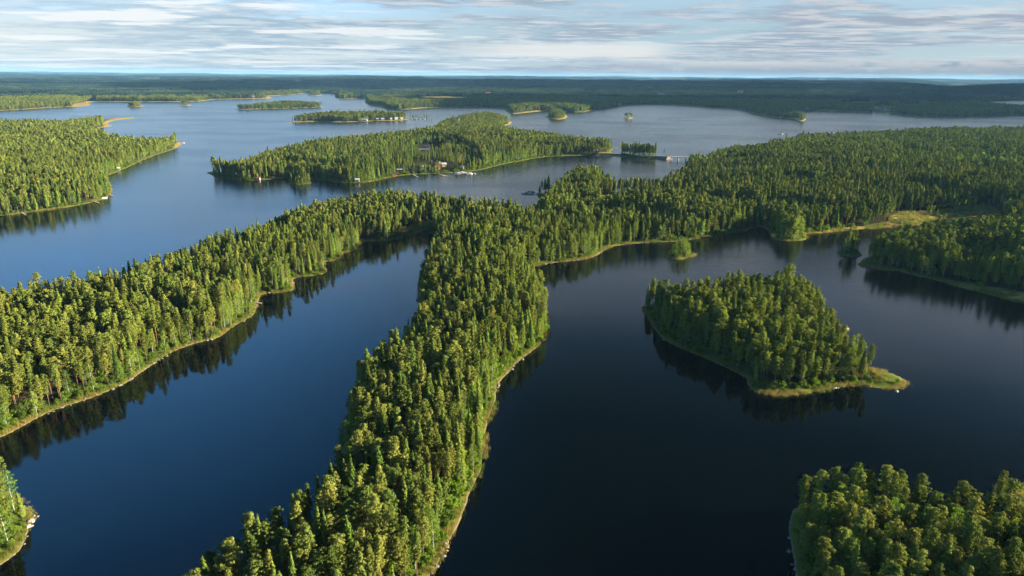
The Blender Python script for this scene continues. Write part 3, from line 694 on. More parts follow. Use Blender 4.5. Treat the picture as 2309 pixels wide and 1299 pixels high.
# lone islets: every tree is its own
single |= np.isin(name, ['islet_e', 'islet_f']) & infr
single &= ~HIDE
def zone(i):
    n = name[i]
    if n == 'mainland':
        return 'left' if (SXp[i] < 560 and SYp[i] > 560) else 'centre'
    return {'left_bank': 'bank', 'round_island': 'round', 'corner_island': 'corner', 'right_bank': 'rbank', 'islet_e': 'islet_e', 'islet_f': 'islet_f'}.get(n, 'other')
ZTXT = {'left': 'the long left-hand peninsula', 'centre': 'the central peninsula', 'bank': 'the bottom left corner bank', 'round': 'the round wooded island', 'corner': 'the bottom right corner island',
        'rbank': 'the dark right-hand bank', 'islet_e': 'the tiny reed-ringed islet', 'islet_f': 'the islet before the dark bank', 'other': 'the far shore'}
buckets = {}
for i in np.where(single)[0]:
    z = zone(i)
    if z == 'islet_e' or z == 'islet_f': part = 'only'
    elif TS[i] < 8: part = 'shore'
    elif z == 'centre': part = 'near' if SYp[i] > 1130 else ('mid' if SYp[i] > 930 else 'neck')
    elif z == 'corner': part = 'near' if SYp[i] > 1180 else 'mid'
    else: part = 'mid'
    if z == 'centre' and part == 'shore': part = 'shoreR' if x[i] > np.interp(y[i], [150, 300, 420, 600], [-30, -10, 5, 20]) else 'shoreL'
    buckets.setdefault((z, part, int(kind[i])), []).append(i)
LOOKS = ['olive pine', 'pointed spruce', 'pale birch']
for (z, part, k), ids in buckets.items():
    place = ZTXT[z]; kn = NAMEK[k]
    shore = part.startswith('shore')
    if z == 'centre' and part == 'shoreR': place = 'the sunlit right waterline of ' + place
    elif z == 'centre' and part == 'shoreL': place = 'the shaded left waterline of ' + place
    elif shore: place = 'the waterline of ' + place
    elif part == 'near': place = ('the near end of ' if z == 'centre' else 'the lowest part of ') + place
    elif part == 'neck': place = 'the far neck of ' + place
    elif z == 'centre': place = 'the middle of ' + place
    else: place = ('inner ' if part != 'only' else '') + place.replace('the ', '', 1) if part != 'only' else place
    group = '%ss on %s' % (kn if kn != 'birch' else 'birche', place) if kn != 'spruce' else 'spruces on ' + place
    if shore and z in ('centre',): ids = sorted(ids, key=lambda i: -SYp[i]); frm = 'from the bottom'
    else: ids = sorted(ids, key=lambda i: SXp[i]); frm = 'from the left'
    rows = {}
    by = sorted(ids, key=lambda i: -SYp[i]); nrow = 8
    for q_ in range(0, len(by), nrow):
        for j_, i in enumerate(sorted(by[q_:q_ + nrow], key=lambda i: SXp[i])): rows[i] = (q_ // nrow + 1, j_)
    for n, i in enumerate(ids):
        e = empty(KN[k], (x[i], y[i], TZ[i]), rot[i]); e.scale = (sc[i] * wid[i], sc[i] * wid[i], sc[i])
        if not (shore or part == 'only'):
            R12 = rows[i]; sz = 'tall ' if sc[i] > 1.0 else ('small ' if sc[i] < .66 else '')
            lb = '%s %s%s from left, %s row up, on %s' % (ordinal(R12[1]), sz, LOOKS[k], ordinal(R12[0] - 1), place.replace('the lowest part of the', 'lowest').replace('long left-hand', 'left').replace('the sunlit', 'sunlit'))
        elif shore or part == 'only': lb = '%s %s on %s, %s' % (ordinal(n), LOOKS[k], place.replace('the waterline of the', 'waterline of').replace('long left-hand', 'left'), frm)
        else: lb = '%s in the stand on %s' % (LOOKS[k], place)
        if len(lb.split()) > 16: lb = lb.replace(' the ', ' ')
        tag(e, lb, kn + ' tree', group)
        tm, cm = PARTS[KN[k]][var[i] % NVAR[k]]
        link('trunk', tm, e); link('crown', cm, e)
for k in range(3):
    c = np.where((kind == k) & ~single & ~HIDE)[0]
    s3 = np.stack([sc[c] * wid[c], sc[c] * wid[c], sc[c]], 1)
    gn_scatter(NAMEK[k] + '_forest', np.stack([x[c], y[c], TZ[c]], 1), rot[c], s3, VIDX[c], PROTO[KN[k]],
               ['dense olive pine forest covering the peninsulas and islands', 'dark spruces mixed through the forest on all the shores', 'light green birches mixed through the forest and along shores'][k], 'forest')
print('trees', NTREE, 'single', single.sum(), [int((kind == k).sum()) for k in range(3)], 'lod', [int((lod == l).sum()) for l in range(3)])

# far woods: patches of small low trees
def patch(seed, L=90.0):
    r = np.random.default_rng(seed); mb = MB(); n = 330
    P = r.uniform(-L / 2, L / 2, (n, 2)); hh = r.normal(17, 2.6, n); k = 3
    C = []; 
    for lvl, (f, w) in enumerate(((.45, 2.6), (.72, 2.1), (.93, 1.2))):
        for j in range(4):
            a_ = r.random(n) * 6.283; C.append((np.stack([P[:, 0] + np.cos(a_) * w * .55, P[:, 1] + np.sin(a_) * w * .55, hh * f], 1), np.stack([np.cos(a_), np.sin(a_), np.full(n, .6)], 1), w))
    for c, nn, w in C: mb.quads(leafquads(c, nn, w, r, 1.0))
    return mb.mesh('patch', [M_FARF])
pc = bpy.data.collections.new('shapes_far')
for i in range(5): pc.objects.link(bpy.data.objects.new('patch_%02d' % i, patch(900 + i)))
FP = []
for r0, r1, st in ((3700, 8000, 74.0), (8000, 15000, 115.0)):
    P = wedge(r0, r1, st, 43); s_, w_ = land_sd(P, 10.0); kk = s_ > 70
    fld = fbm(P[:, 0] / 520.0, P[:, 1] / 900.0, 3) > .615
    kk &= ~fld & ~clear_mask(P); P = P[kk]; s_ = s_[kk]; z_ = height(P[:, 0], P[:, 1], s_) - 1.5
    FP.append(np.concatenate([P, z_[:, None], np.full((len(P), 1), 1.0 if st < 100 else 1.55)], 1))
FP = np.concatenate(FP)
s3 = np.stack([FP[:, 3], FP[:, 3], np.ones(len(FP)) * 1.1], 1)
gn_scatter('distant_forest', FP[:, :3], rng.random(len(FP)) * 6.283, s3, rng.integers(0, 5, len(FP)), pc, 'dark blue-green forest reaching to the horizon beyond the lakes', 'forest')
print('patches', len(FP))

# ---------------------------------------------------------------- undergrowth, shrubs and reeds by the water
def scatter_pts(r0, r1, step, az=44.0):
    P = wedge(r0, r1, step, az); a, w = land_sd(P, 6.0); return P, a, w
uc = bpy.data.collections.new('shapes_undergrowth')
for i in range(4):
    tb, cb = shrub(500 + i); j = MB(); j.add(np.concatenate(tb.v), tb.f, 0); j.quads(np.concatenate(cb.v), 1)
    uc.objects.link(bpy.data.objects.new('shrub_%02d' % i, j.mesh('shrub', [B_SPRUCE, M_SHRUB])))
P, a, w = scatter_pts(100, 1150, 2.3)
nm = np.array(PNAMES)[w]; c = clear_mask(P)
dens = fbm(P[:, 0] / 22.0 + 3, P[:, 1] / 22.0, 3)
sunny = (nm == 'mainland') & (P[:, 0] > -20) & (P[:, 0] < 110) & (P[:, 1] < 400)
keepu = ((a > 1.2) & (a < 7.5) & (dens > .40 - .3 * sunny) & (rng.random(len(P)) < .8)) | ((a >= 7.5) & (a < 14) & (dens > .52) & (rng.random(len(P)) < .3))
keepu &= ~(c & (rng.random(len(P)) < .93))
P, a, sn = P[keepu], a[keepu], sunny[keepu]
su = (.35 + .55 * rng.random(len(P)) ** 1.5) * np.where(sn, 1.75, 1.1) * np.clip(.45 + a / 6, .4, 1.2)
gn_scatter('undergrowth', np.column_stack([P, height(P[:, 0], P[:, 1], a) - .1]), rng.random(len(P)) * 6.28, np.stack([su, su, su * rng.uniform(.8, 1.6, len(P))], 1), rng.integers(0, 4, len(P)), uc, 'bright green alder and willow undergrowth along the waterlines', 'undergrowth')
print('shrubs', len(P))
def tuft(seed, h, c=26):
    r = np.random.default_rng(seed); mb = MB(); V = []
    for i in range(c):
        p = r.normal(size=2) * .45; L = h * (.6 + .5 * r.random()); l = r.normal(size=2) * .18; a_ = r.random() * 3.14; d = np.array((math.cos(a_), math.sin(a_))) * .035
        V.append([(*(p - d), -.15), (*(p + d), -.15), (*(p + l + d * .5), L), (*(p + l - d * .5), L)])
    mb.quads(np.array(V)); return mb
def reed_material():
    m, N = mat('reed_blades'); g = N.new('ShaderNodeNewGeometry'); oi = N.new('ShaderNodeObjectInfo')
    n = N.noise(g.outputs['Position'], .06, 3.0)
    col = N.mix(N.rng(n, .38, .6), (0.10, 0.15, 0.017, 1), (0.24, 0.20, 0.048, 1))
    col = N.mix(N.math('MULTIPLY', oi.outputs['Random'], .4), col, (0.30, 0.235, 0.095, 1))
    d = N.new('ShaderNodeBsdfDiffuse'); t = N.new('ShaderNodeBsdfTranslucent'); mx = N.new('ShaderNodeMixShader'); mx.inputs[0].default_value = .35
    N.l.new(col, d.inputs[0]); N.l.new(col, t.inputs[0]); N.l.new(d.outputs[0], mx.inputs[1]); N.l.new(t.outputs[0], mx.inputs[2])
    o = N.new('ShaderNodeOutputMaterial'); N.l.new(mx.outputs[0], o.inputs[0]); return m
M_REED = reed_material()
rc = bpy.data.collections.new('shapes_reeds')
for i in range(4): rc.objects.link(bpy.data.objects.new('reed_%02d' % i, tuft(700 + i, 1.25).mesh('reed', [M_REED])))
P, a, w = scatter_pts(100, 900, 1.15)
d2 = fbm(P[:, 0] / 30.0 + 31, P[:, 1] / 30.0, 3); d3 = fbm(P[:, 0] / 5.0, P[:, 1] / 5.0 + 8, 2)
c = clear_mask(P)
wd = np.clip((d2 - .46) * 9, 0, 1.5)
kr = ((a > -wd) & ~((np.array(PNAMES)[w] == 'corner_island') & (P[:, 0] < 120)) & (a < 2.2) & (d3 > .36)) | (c & (a > -1.5) & (d3 > .40) & (rng.random(len(P)) < .8))
P, a = P[kr], a[kr]
z = np.where(a < 0, -.15, height(P[:, 0], P[:, 1], a)); sr = .6 + .6 * rng.random(len(P))
gn_scatter('reeds', np.column_stack([P, z]), rng.random(len(P)) * 6.28, np.stack([sr, sr, sr], 1), rng.integers(0, 4, len(P)), rc, 'golden green reeds and tall grass fringing the lake shores', 'reeds')
print('reeds', len(P))

# ---------------------------------------------------------------- haze
# stones lying along the waterlines
stc = bpy.data.collections.new('shapes_stones')
M_ST = simple('shore_stone', (.20, .17, .135), .9, var=.4, scale=1.3)
for i in range(4):
    q_ = np.random.default_rng(40 + i); mb = MB(); nu, nv = 7, 5; V = []
    for a_ in np.linspace(-1.4, 1.4, nv):
        for t in np.arange(nu) * 6.283 / nu:
            k = .45 * (.7 + .6 * q_.random()); V.append((math.cos(a_) * math.cos(t) * k * 1.3, math.cos(a_) * math.sin(t) * k, math.sin(a_) * k * .65))
    mb.add(V, [(i2 * nu + j, i2 * nu + (j + 1) % nu, (i2 + 1) * nu + (j + 1) % nu, (i2 + 1) * nu + j) for i2 in range(nv - 1) for j in range(nu)] + [tuple(range((nv - 1) * nu, nv * nu))])
    stc.objects.link(bpy.data.objects.new('stone_%02d' % i, mb.mesh('stone', [M_ST])))
P, a, w = scatter_pts(100, 700, 1.0)
ks = (a > -.9) & (a < .9) & (fbm(P[:, 0] / 11.0 + 60, P[:, 1] / 11.0, 3) > .53) & (rng.random(len(P)) < .35)
P, a = P[ks], a[ks]; sr = .4 + 1.1 * rng.random(len(P)) ** 2
gn_scatter('shore_stones', np.column_stack([P, np.maximum(height(P[:, 0], P[:, 1], a), -.1)]), rng.random(len(P)) * 6.28, np.stack([sr, sr, sr], 1), rng.integers(0, 4, len(P)), stc, 'grey brown stones scattered along the waterlines', 'stones')
# dead trees
for px, py, s_, lb in ((560, 660, 1.0, 'bare grey dead tree on the left peninsula near its little spits'), (168, 800, 1.05, 'bare grey dead tree among pines of the left peninsula'), (1990, 1170, .95, 'bare silver dead tree in the corner island wood'),
                       (1760, 700, .95, 'bare grey dead tree at the crest of the round island'), (268, 845, .8, 'bare dead trunk near the left peninsula waterline'), (905, 985, .85, 'bare grey dead tree in the middle of the central peninsula')):
    X_, Y_ = unproject(px, py, 1.5); p_ = np.array([[X_, Y_]]); a_, _ = land_sd(p_, 60.0)
    e = empty('dead_tree', (X_, Y_, float(height(p_[:, 0], p_[:, 1], a_)[0]))); e.scale = (s_,) * 3; tag(e, lb, 'dead tree')
    snag(int(px))[0].build('trunk', simple('silver_bark_%d' % px, (.22, .21, .19), .9), e)

# ---------------------------------------------------------------- houses, boats, piers, bridge, stones
MW = simple('white_paint', (.42, .42, .41), .6, var=.06); MRED = simple('red_paint', (.26, .055, .035), .8); MBRN = simple('brown_boards', (.12, .08, .05), .8)
MYEL = simple('ochre_paint', (.42, .30, .13), .8); MGRY = simple('grey_wood', (.26, .24, .21), .85); MDK = simple('dark_roofing', (.035, .037, .045), .6)
MRT = simple('rusty_roofing', (.30, .12, .07), .8); MLR = simple('pale_roofing', (.32, .34, .37), .5, var=.08); MGL = simple('window_glass', (.02, .03, .04), .1, var=.1)
MCONC = simple('pale_concrete', (.34, .33, .31), .85); MROCK = simple('granite_rock', (.33, .28, .23), .9, var=.35, scale=.9); MHULL = simple('boat_hull', (.48, .48, .48), .3, var=.03)
MORG = simple('orange_canvas', (.75, .28, .03), .6); MASPH = simple('worn_asphalt', (.10, .10, .10), .9); MSTR = simple('blue_stripe', (.05, .10, .25), .4)
def at(px, py, z=0.0):
    X_, Y_ = unproject(px, py, z); return X_, Y_
def gz(X_, Y_):
    p = np.array([[X_, Y_]]); a_, _ = land_sd(p, 60.0); return float(height(p[:, 0], p[:, 1], a_)[0])
def house(px, py, w, d, h, wall, roof, rz, label, cat='house', flat=False, chim=True, group=None, sc_=1.0):
    X_, Y_ = at(px, py, 0.8); z0 = max(gz(X_, Y_), 0.5)
    X_, Y_ = at(px, py, z0)
    e = empty('house' if cat != 'shed' else 'shed', (X_, Y_, z0), rz); tag(e, label, cat, group)
    b = MB(); b.box((0, 0, h / 2 - .3), (w, d, h + .6))
    if not flat:   # gable ends
        rh = d * .32
        for sx in (-1, 1):
            b.add([(sx * w / 2, -d / 2, h), (sx * w / 2, d / 2, h), (sx * w / 2, 0, h + rh), (sx * (w / 2 - .15), -d / 2, h), (sx * (w / 2 - .15), d / 2, h), (sx * (w / 2 - .15), 0, h + rh)], [(0, 1, 2), (3, 5, 4), (0, 2, 5, 3), (1, 4, 5, 2), (0, 3, 4, 1)])
    b.build('wall', wall, e)
    r = MB(); o = .5
    if flat: r.box((0, 0, h + .2), (w + 1, d + 1, .4)); r.box((w * .1, 0, h + .7), (w * .3, d * .4, .6))
    else:
        for sy in (-1, 1):
            yo, zo = sy * (d / 2 + o), h - o * .64 + .02
            r.add([(-w / 2 - o, 0, h + rh + .05), (w / 2 + o, 0, h + rh + .05), (w / 2 + o, yo, zo), (-w / 2 - o, yo, zo), (-w / 2 - o, 0, h + rh + .25), (w / 2 + o, 0, h + rh + .25), (w / 2 + o, yo, zo + .2), (-w / 2 - o, yo, zo + .2)],
                  [(0, 1, 2, 3), (7, 6, 5, 4), (3, 2, 6, 7), (1, 5, 6, 2), (0, 3, 7, 4)])
    ro = r.build('roof', roof, e)
    if chim and not flat: c = MB(); c.box((w * .18, .6, h + rh + .3), (.7, .7, 1.5)); c.build('chimney', MRT, ro)
    nw = max(2, int(w / 3.2))
    for k in range(nw):
        for sy in ((-1,) if k != nw // 2 else ()):
            wx = -w / 2 + (k + .5) * w / nw
            f = MB(); f.box((wx, sy * (d / 2 + .03), h * .55), (1.3, .08, 1.2)); fo = f.build('window', MW if wall is not MW else MGRY, e)
            g = MB(); g.box((wx, sy * (d / 2 + .075), h * .55), (1.05, .04, .95)); g.build('pane', MGL, fo)
    dd = MB(); wx = -w / 2 + (nw // 2 + .5) * w / nw; dd.box((wx, -d / 2 - .04, 1.05), (1.0, .1, 2.1)); dd.build('door', MBRN if wall is not MBRN else MW, e)
    for f_ in (-1,):
        wn = MB(); wn.box((-(w / 2 + .03), 0, h * .55), (.08, 1.3, 1.2)); wn.build('window', MW, e)
    return e
def boat(px, py, L, rz, label, group=None, cab=True, hull=None, z=0.0):
    X_, Y_ = at(px, py); e = empty('motor_boat' if cab else 'rowing_boat', (X_, Y_, z), rz); tag(e, label, 'boat', group)
    m = MB(); st = np.linspace(0, 1, 7); V = []
    for t in st:
        hw = L * .17 * (1 - max(0, (t - .45) / .55) ** 2.2) * (.85 + .3 * min(t, .5)); xx = (t - .5) * L; rise = .25 * t * t * L * .2
        V += [(xx, -hw, .75 + rise), (xx, -hw * .75, .05), (xx, 0, -.25 + .2 * t * t), (xx, hw * .75, .05), (xx, hw, .75 + rise), (xx, hw * .8, .72 + rise), (xx, hw * .7, .30 + rise * .8), (xx, -hw * .7, .30 + rise * .8), (xx, -hw * .8, .72 + rise)]
    F = [(i * 9 + j, i * 9 + (j + 1) % 9, (i + 1) * 9 + (j + 1) % 9, (i + 1) * 9 + j) for i in range(6) for j in range(9)] + [tuple(range(9))[::-1]]
    m.add(V, F); m.build('hull', hull or MHULL, e)
    if cab:
        c = MB(); c.box((L * .08, 0, 1.15), (L * .34, L * .22, .95), taper=.8); co = c.build('cabin', MHULL, e)
        w_ = MB(); w_.box((L * .08, 0, 1.32), (L * .315, L * .213, .32), taper=.93); w_.build('windscreen', MGL, co)
        en = MB(); en.box((-L * .52, 0, .6), (.35, .4, .9)); en.build('outboard_motor', MDK, e)
    else:
        for q in (-.15, .12): b_ = MB(); b_.box((L * q, 0, .55), (.25, L * .24, .05)); b_.build('seat', MGRY, e)
    return e
def pier(p0, p1, wdt, label, z=.55):
    a_ = np.array(at(*p0)); b_ = np.array(at(*p1)); v = b_ - a_; L = float(np.hypot(*v)); rz = math.atan2(v[1], v[0])
    e = empty('pier', (a_[0], a_[1], 0), rz); tag(e, label, 'pier')
    d = MB(); n = max(3, int(L / .9))
    for k in range(n): d.box(((k + .5) * L / n, 0, z), (L / n * .86, wdt, .08))
    for sy in (-1, 1): d.box((L / 2, sy * wdt * .36, z - .10), (L, .12, .12))
    d.build('deck', MGRY, e)
    for k in range(0, n + 1, max(2, n // 4)):
        for sy in (-1, 1): p = MB(); p.tube([(k * L / n, sy * wdt * .42, -1), (k * L / n, sy * wdt * .42, z + .25)], [.09, .09], 6); p.build('post', MBRN, e)
def rock(px, py, r, label, z=0.0, mt=None, fl=.6):
    X_, Y_ = at(px, py); q = np.random.default_rng(int(px * 7 + py)); m = MB(); nu, nv = 10, 6; V = []
    for a_ in np.linspace(-1.4, 1.4, nv):
        for t in np.arange(nu) * 6.283 / nu:
            k = r * (.8 + .4 * q.random()); V.append((math.cos(a_) * math.cos(t) * k, math.cos(a_) * math.sin(t) * k, math.sin(a_) * k * fl))
    F = [(i * nu + j, i * nu + (j + 1) % nu, (i + 1) * nu + (j + 1) % nu, (i + 1) * nu + j) for i in range(nv - 1) for j in range(nu)] + [tuple(range((nv - 1) * nu, nv * nu))]
    m.add(V, F); o = m.build('rock', mt or MROCK); o.location = (X_, Y_, z); tag(o, label, 'rock')

house(955, 341, 16, 6, 2.8, MW, MLR, .10, 'long white building with pale flat roof in the village clearing', 'building', flat=True)
house(963, 336, 9, 7, 4.2, MGRY, MDK, .1, 'grey house with black roof right behind the long white building')
house(982, 372, 12, 7, 3.4, MBRN, MDK, -.25, 'large dark brown house with a black roof in the village', chim=True)
house(986, 381, 5, 4.5, 2.8, MRED, MRT, -.1, 'small red house with a rusty roof by the village shore')
house(938, 386, 9, 5, 2.6, MGRY, MDK, .2, 'low grey house with black roof left of the village lawn')
house(956, 380, 7, 5, 2.6, MW, MGRY, .4, 'white house with grey roof beside the village lawn')
house(1001, 375, 6, 5, 3.0, MYEL, MLR, .3, 'small ochre cottage with pale roof among the village trees')
house(1042, 381, 4.5, 4, 2.6, MGRY, MLR, -.2, 'small grey hut standing just above the marina')
house(888, 395, 6, 5, 2.6, MRED, MDK, .3, 'small red cabin with black roof on the sandy village shore')
house(903, 387, 8, 5, 2.8, MGRY, MLR, .1, 'grey cabin with pale roof behind the village beach')
house(806, 409, 4.5, 3.5, 2.2, MW, MW, .1, 'tiny white sauna hut near the reed bank', 'shed', chim=False)
house(583, 405, 3.5, 3, 2.2, MW, MRED, .1, 'tiny white hut on the reedy tip of the village island', 'shed', chim=False)
house(1343, 345, 6, 5, 3.2, MGRY, MLR, .2, 'grey boathouse at the village end of the causeway')
house(131, 392, 6, 5, 2.8, MW, MGRY, .5, 'white cottage alone in the western forest')
house(267, 383, 4, 3, 2.3, MGRY, MLR, .6, 'grey boathouse on the western shore below the point', 'shed', chim=False)
for q, (px, py, w, lb) in enumerate([(822, 272.5, 20, 'large white house on the cottage island'), (851, 271, 9, 'small white cottage left of two on the cottage island'), (863, 270.5, 12, 'white cottage beside the landing of the cottage island'),
        (882, 270.5, 7, 'tiny white cottage in the trees of the cottage island'), (893, 269, 12, 'white cottage second from the right end of cottage island'), (905, 268.5, 8, 'white cottage at the right end of the cottage island')]):
    house(px, py, w * .7, 6, 3.4, MW, MW if q % 2 else MLR, .1 * q, lb, group='cottages on the far cottage island')
FARH = [(1395, 237.5, 30, MYEL, MLR, 'ochre and white lakeside building on the far shore of the lake'), (1056, 228, 34, MW, MLR, 'long white hall beside the far pinkish field'), (1900, 238, 42, MYEL, MLR, 'long ochre barn on the far right shore, left of the farm'),
        (1935, 238.5, 36, MYEL, MRT, 'ochre barn with rusty roof, middle of the far right farm'), (1952, 239, 28, MYEL, MRT, 'ochre barn with rusty roof, right of its twin'), (1985, 246, 55, MYEL, MRT, 'big ochre farmhouse at the far right field'),
        (2000, 249, 24, MW, MRT, 'white farm cottage below the big ochre farmhouse'), (1820, 246, 26, MW, MDK, 'white house with black roof behind the far right bay'), (2040, 247, 26, MRED, MRT, 'red barn right of the ochre farm'), (2070, 242, 36, MRED, MRT, 'long red barn on the far right hillside'),
        (590, 216, 34, MW, MLR, 'white house on the wooded point at far left centre'), (570, 219, 20, MW, MLR, 'small white house on the point left of its neighbour'), (668, 207, 28, MW, MLR, 'white house on the far hill above the inlet'), (1100, 212, 46, MYEL, MRT, 'rusty roofed farm on the far central hillside'),
        (1000, 208, 34, MW, MLR, 'white house on the far central hillside, left one'), (1012, 207, 26, MW, MLR, 'white house on the far central hillside, right one'), (1490, 214, 60, MW, MLR, 'long white hall far behind the right lake'), (1578, 218, 60, MW, MLR, 'low white hall farther right behind the lake'),
        (410, 217, 60, MYEL, MRT, 'ochre barn by the strip field at far left'), (395, 171, 120, MW, MLR, 'white building group near the far left horizon')]
for px, py, w, wl, rf, lb in FARH: house(px, py, w * .62, min(w * .3, 16), max(4.5, w * .09), wl, rf, .1, lb, 'building', chim=False, group='buildings on the far shores')
MAR = [(1031, 391, 8.5, .3), (1038, 388.5, 7.5, .1), (1045, 391, 9, .5), (1050, 393.5, 7, -.2), (1056, 391, 8, .2), (1062, 393, 6.5, .6), (1068, 392.5, 6, 0)]
for n, (px, py, L, rz) in enumerate(MAR): boat(px, py, L, rz, '%s white motor boat from the left in the village marina' % ordinal(n), 'boats in the village marina')
for n, (px, py, L, rz) in enumerate([(1184, 437, 7.5, .2), (1191, 434, 8, .5), (1197, 437.5, 7, 2.6), (1200, 434, 6, .1)]): boat(px, py, L, rz, '%s white motor boat from the left at the dark wooded point' % ordinal(n), 'boats at the wooded point')
for n, (px, py, L, rz) in enumerate([(1345, 351, 7, .2), (1352, 352.5, 8, .4), (1358, 350.5, 7, 0), (1364, 353, 7.5, .2), (1370, 352, 6.5, -.3), (1376, 353.5, 6, .1)]): boat(px, py, L, rz, '%s white boat from the left at the causeway jetty' % ordinal(n), 'boats at the causeway jetty')
for n, (px, py, L, rz) in enumerate([(927, 268.5, 8, .1), (937, 269, 9, .1), (945, 269, 9, 0), (956, 269, 8, .2)]): boat(px, py, L, rz, '%s white boat from the left between cottage island and village island' % ordinal(n), 'boats by the cottage island')
boat(1759, 302.5, 13, .05, 'white cabin boat alone off the dark headland'); boat(412, 323, 7, .3, 'white boat pulled up at the tip of the western shore')
boat(236, 447, 5, .9, 'white rowing boat beside the western pier', cab=False); boat(999, 397, 5, .1, 'pale rowing boat left of the village marina', cab=False)
boat(2282, 668, 3.6, .2, 'orange canoe on the reeds of the dark right bank', cab=False, hull=MORG, z=.5)
pier((1024, 388.5), (1064, 394), 1.8, 'long grey pier of the village marina'); pier((990, 393), (1010, 399), 1.5, 'short grey pier left of the village marina'); pier((928, 392), (944, 401), 1.5, 'thin grey pier below the low grey house')
pier((1213, 438.5), (1186, 438.5), 1.6, 'pier reaching out from the dark wooded point'); pier((1350, 349.5), (1378, 355), 1.8, 'jetty at the village end of the causeway')
pier((247, 440), (254, 443), 1.4, 'pier at the bend of the western shore'); pier((212, 455), (224, 459), 1.4, 'pier below the white hut on the western shore'); pier((48, 480), (58, 485), 1.4, 'pier on the western shore nearest the left edge')
pier((575, 683), (590, 686), 1.0, 'small pier on the long left peninsula'); pier((1544, 386), (1512, 384), 2.5, 'dark floating breakwater off the right forest'); pier((309, 366), (319, 367.5), 1.4, 'pier on the western shore below the point')
pier((488, 372), (478, 372), 1.4, 'pier on the far side of the village island tip')
rock(1940, 827, 2.3, 'pale boulder at the right shoulder of the round island', .6); rock(2022, 883, .7, 'small white stone in the reeds of the round island tail', .1, MW); rock(1884, 875, .5, 'small white stone at the front shore of round island', .1, MW)
rock(1904, 741, 2.2, 'flat granite ledge on the right side of round island', .1, fl=.3); rock(1896, 744, 1.8, 'low grey rock inside the small notch of round island', .15, fl=.35)
rock(2074, 267, 5, 'bare white skerry in the far right lake', 0, MW, .25); rock(230, 402.5, 2.0, 'white rock at the inner bend of the western shore', .3, MW); rock(70, 1178, 1.0, 'grey boulder on the bottom left bank', .4, fl=.5); rock(64, 1190, .8, 'smaller boulder on the bottom left bank', .4, fl=.5)
# tower on the village island
X_, Y_ = at(1035, 300); e = empty('lookout_tower', (X_, Y_, gz(X_, Y_))); tag(e, 'slim white lookout tower rising from the village island forest', 'tower')
t_ = MB(); t_.box((0, 0, 11), (3.2, 3.2, 23), taper=.7); t_.build('shaft', MW, e); t_ = MB(); t_.box((0, 0, 23.6), (4, 4, 2.2), taper=.3); t_.build('roof', MLR, e)
# bridge and causeway road
a_ = np.array(at(1508, 361)); b_ = np.array(at(1578, 364)); v = b_ - a_; L = float(np.hypot(*v)); rz = math.atan2(v[1], v[0])
e = empty('road_bridge', (a_[0], a_[1], 0), rz); tag(e, 'low concrete road bridge between the causeway and the right forest', 'bridge')
d = MB(); d.box((L / 2, 0, 5.3), (L, 7.5, .9)); d.build('deck', MCONC, e)
for sy in (-1, 1):
    r_ = MB(); r_.box((L / 2, sy * 3.6, 6.7), (L, .08, .1)); r_.box((L / 2, sy * 3.6, 6.3), (L, .08, .1))
    for k in range(int(L / 2.5)): r_.box((1 + k * 2.5, sy * 3.6, 6.22), (.1, .1, 1.0))
    r_.build('railing', MLR, e)
for f_ in (.08, .3, .55, .8): p_ = MB(); p_.box((L * f_, 0, 2.0), (1.3, 6.0, 5.7)); p_.build('bridge_pier', MCONC, e)
P0 = [np.array(at(q, w_)) for q, w_ in ((1372, 349), (1400, 351.2), (1440, 354), (1480, 356), (1509, 359.5))]
rd = MB(); em = MB()
for i, p_ in enumerate(P0):
    t = P0[min(i + 1, 4)] - P0[max(i - 1, 0)]; t /= np.hypot(*t); n_ = np.array((-t[1], t[0])); zr = (2.0, 2.2, 2.5, 3.2, 4.6)[i]
    rd.add([(*(p_ - n_ * 3.3), zr + .06), (*(p_ + n_ * 3.3), zr + .06)], []); em.add([(*(p_ - n_ * 8), -1), (*(p_ - n_ * 4), zr), (*(p_ + n_ * 4), zr), (*(p_ + n_ * 8), -1)], [])
rd.f = [(2 * i, 2 * i + 2, 2 * i + 3, 2 * i + 1) for i in range(4)]; em.f = [(4 * i + j, 4 * i + 4 + j, 4 * i + 5 + j, 4 * i + 1 + j) for i in range(4) for j in range(3)] + [(16, 17, 18, 19)]
tag(rd.build('road', MASPH), kind='structure'); tag(em.build('causeway_embankment', simple('embankment_stone', (.13, .115, .095), .9)), kind='structure')

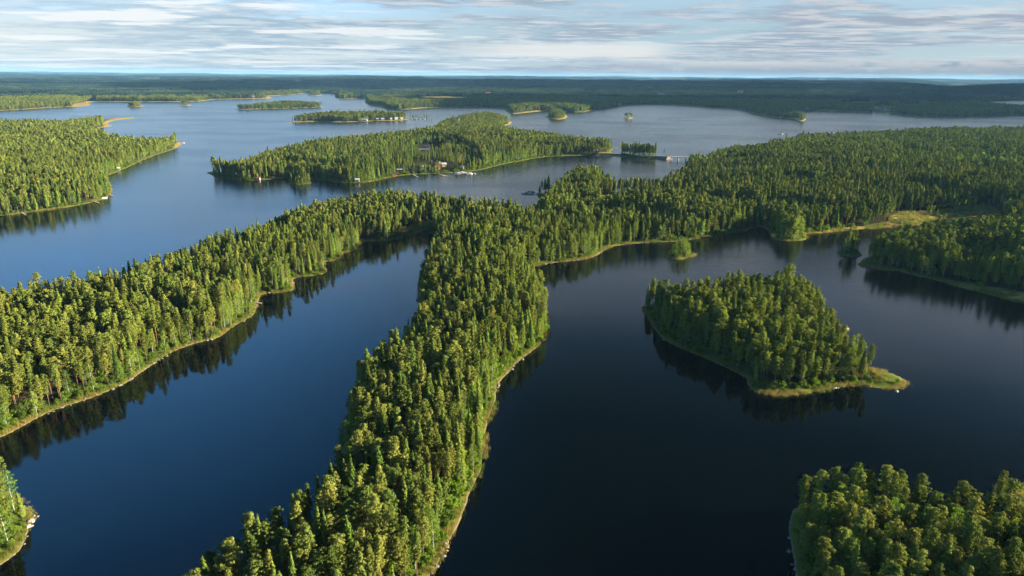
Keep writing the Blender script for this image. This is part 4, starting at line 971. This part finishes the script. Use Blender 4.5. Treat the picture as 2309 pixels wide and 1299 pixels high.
# cloud layer whose shadow lies over the far country
def cloud_mesh():
    r = np.random.default_rng(11); mb = MB(); CZ = 2300.0; off = CZ / math.tan(SUN_EL); ox = off * math.sin(SUN_AZ); oy = off * math.cos(SUN_AZ)
    nu, nv = 22, 10
    th = np.linspace(0, 2 * math.pi, nu, endpoint=False); ph = np.linspace(-math.pi / 2, math.pi / 2, nv)
    for i in range(900):
        gx = r.uniform(-4500, 13000); gy = 2100 + 9600 * r.random()
        CZ = 950.0 if gy < 6400 else 1600.0
        off = CZ / math.tan(SUN_EL); ox = off * math.sin(SUN_AZ); oy = off * math.cos(SUN_AZ)
        near = np.interp(gx, [-9500, -2600, -600, 600, 1500, 15000], [5300, 5200, 3400, 2800, 2250, 2150])
        far_ = np.interp(gx, [-9500, -3500, 0, 15000], [7600, 7900, 11400, 11400])
        if gy < near or gy > far_: continue
        if fbm(np.array([gx / 2600.0]), np.array([gy / 1500.0 + 4]), 2)[0] < .34: continue
        R = r.uniform(350, 800); rx, ry, rz = R * r.uniform(1.0, 1.7), R * r.uniform(.6, 1.0), R * r.uniform(.10, .16)
        T_, P_ = np.meshgrid(th, ph); w = 1 + .10 * np.sin(3 * T_ + i) * np.cos(2 * P_) + .05 * np.sin(7 * T_ + 2 * i)
        V = np.stack([gx + ox + np.cos(P_) * np.cos(T_) * rx * w, gy + oy + np.cos(P_) * np.sin(T_) * ry * w, CZ + r.uniform(-60, 60) + np.sin(P_) * rz], -1).reshape(-1, 3)
        F = [(a * nu + b, a * nu + (b + 1) % nu, (a + 1) * nu + (b + 1) % nu, (a + 1) * nu + b) for a in range(nv - 1) for b in range(nu)]
        mb.add(V, F)
    return mb
mc, Nc = mat('cloud_vapour'); dcl = Nc.new('ShaderNodeBsdfDiffuse'); dcl.inputs[0].default_value = (.9, .92, .95, 1); tcl = Nc.new('ShaderNodeBsdfTranslucent'); tcl.inputs[0].default_value = (.93, .96, 1.0, 1)
xcl = Nc.new('ShaderNodeMixShader'); xcl.inputs[0].default_value = .72; Nc.l.new(dcl.outputs[0], xcl.inputs[1]); Nc.l.new(tcl.outputs[0], xcl.inputs[2])
ocl = Nc.new('ShaderNodeOutputMaterial'); Nc.l.new(xcl.outputs[0], ocl.inputs[0])
tag(cloud_mesh().build('clouds', mc, smooth=True), kind='structure')
hb = MB(); hb.box((0, 27000, 122), (150000, 74000, 255))
m_, N_ = mat('haze_air'); pv = N_.new('ShaderNodeVolumePrincipled'); pv.inputs['Color'].default_value = (0.25, 0.53, 0.84, 1); pv.inputs['Density'].default_value = 2.5e-5
o_ = N_.new('ShaderNodeOutputMaterial'); N_.l.new(pv.outputs[0], o_.inputs['Volume'])
tag(hb.build('haze', m_), kind='stuff')
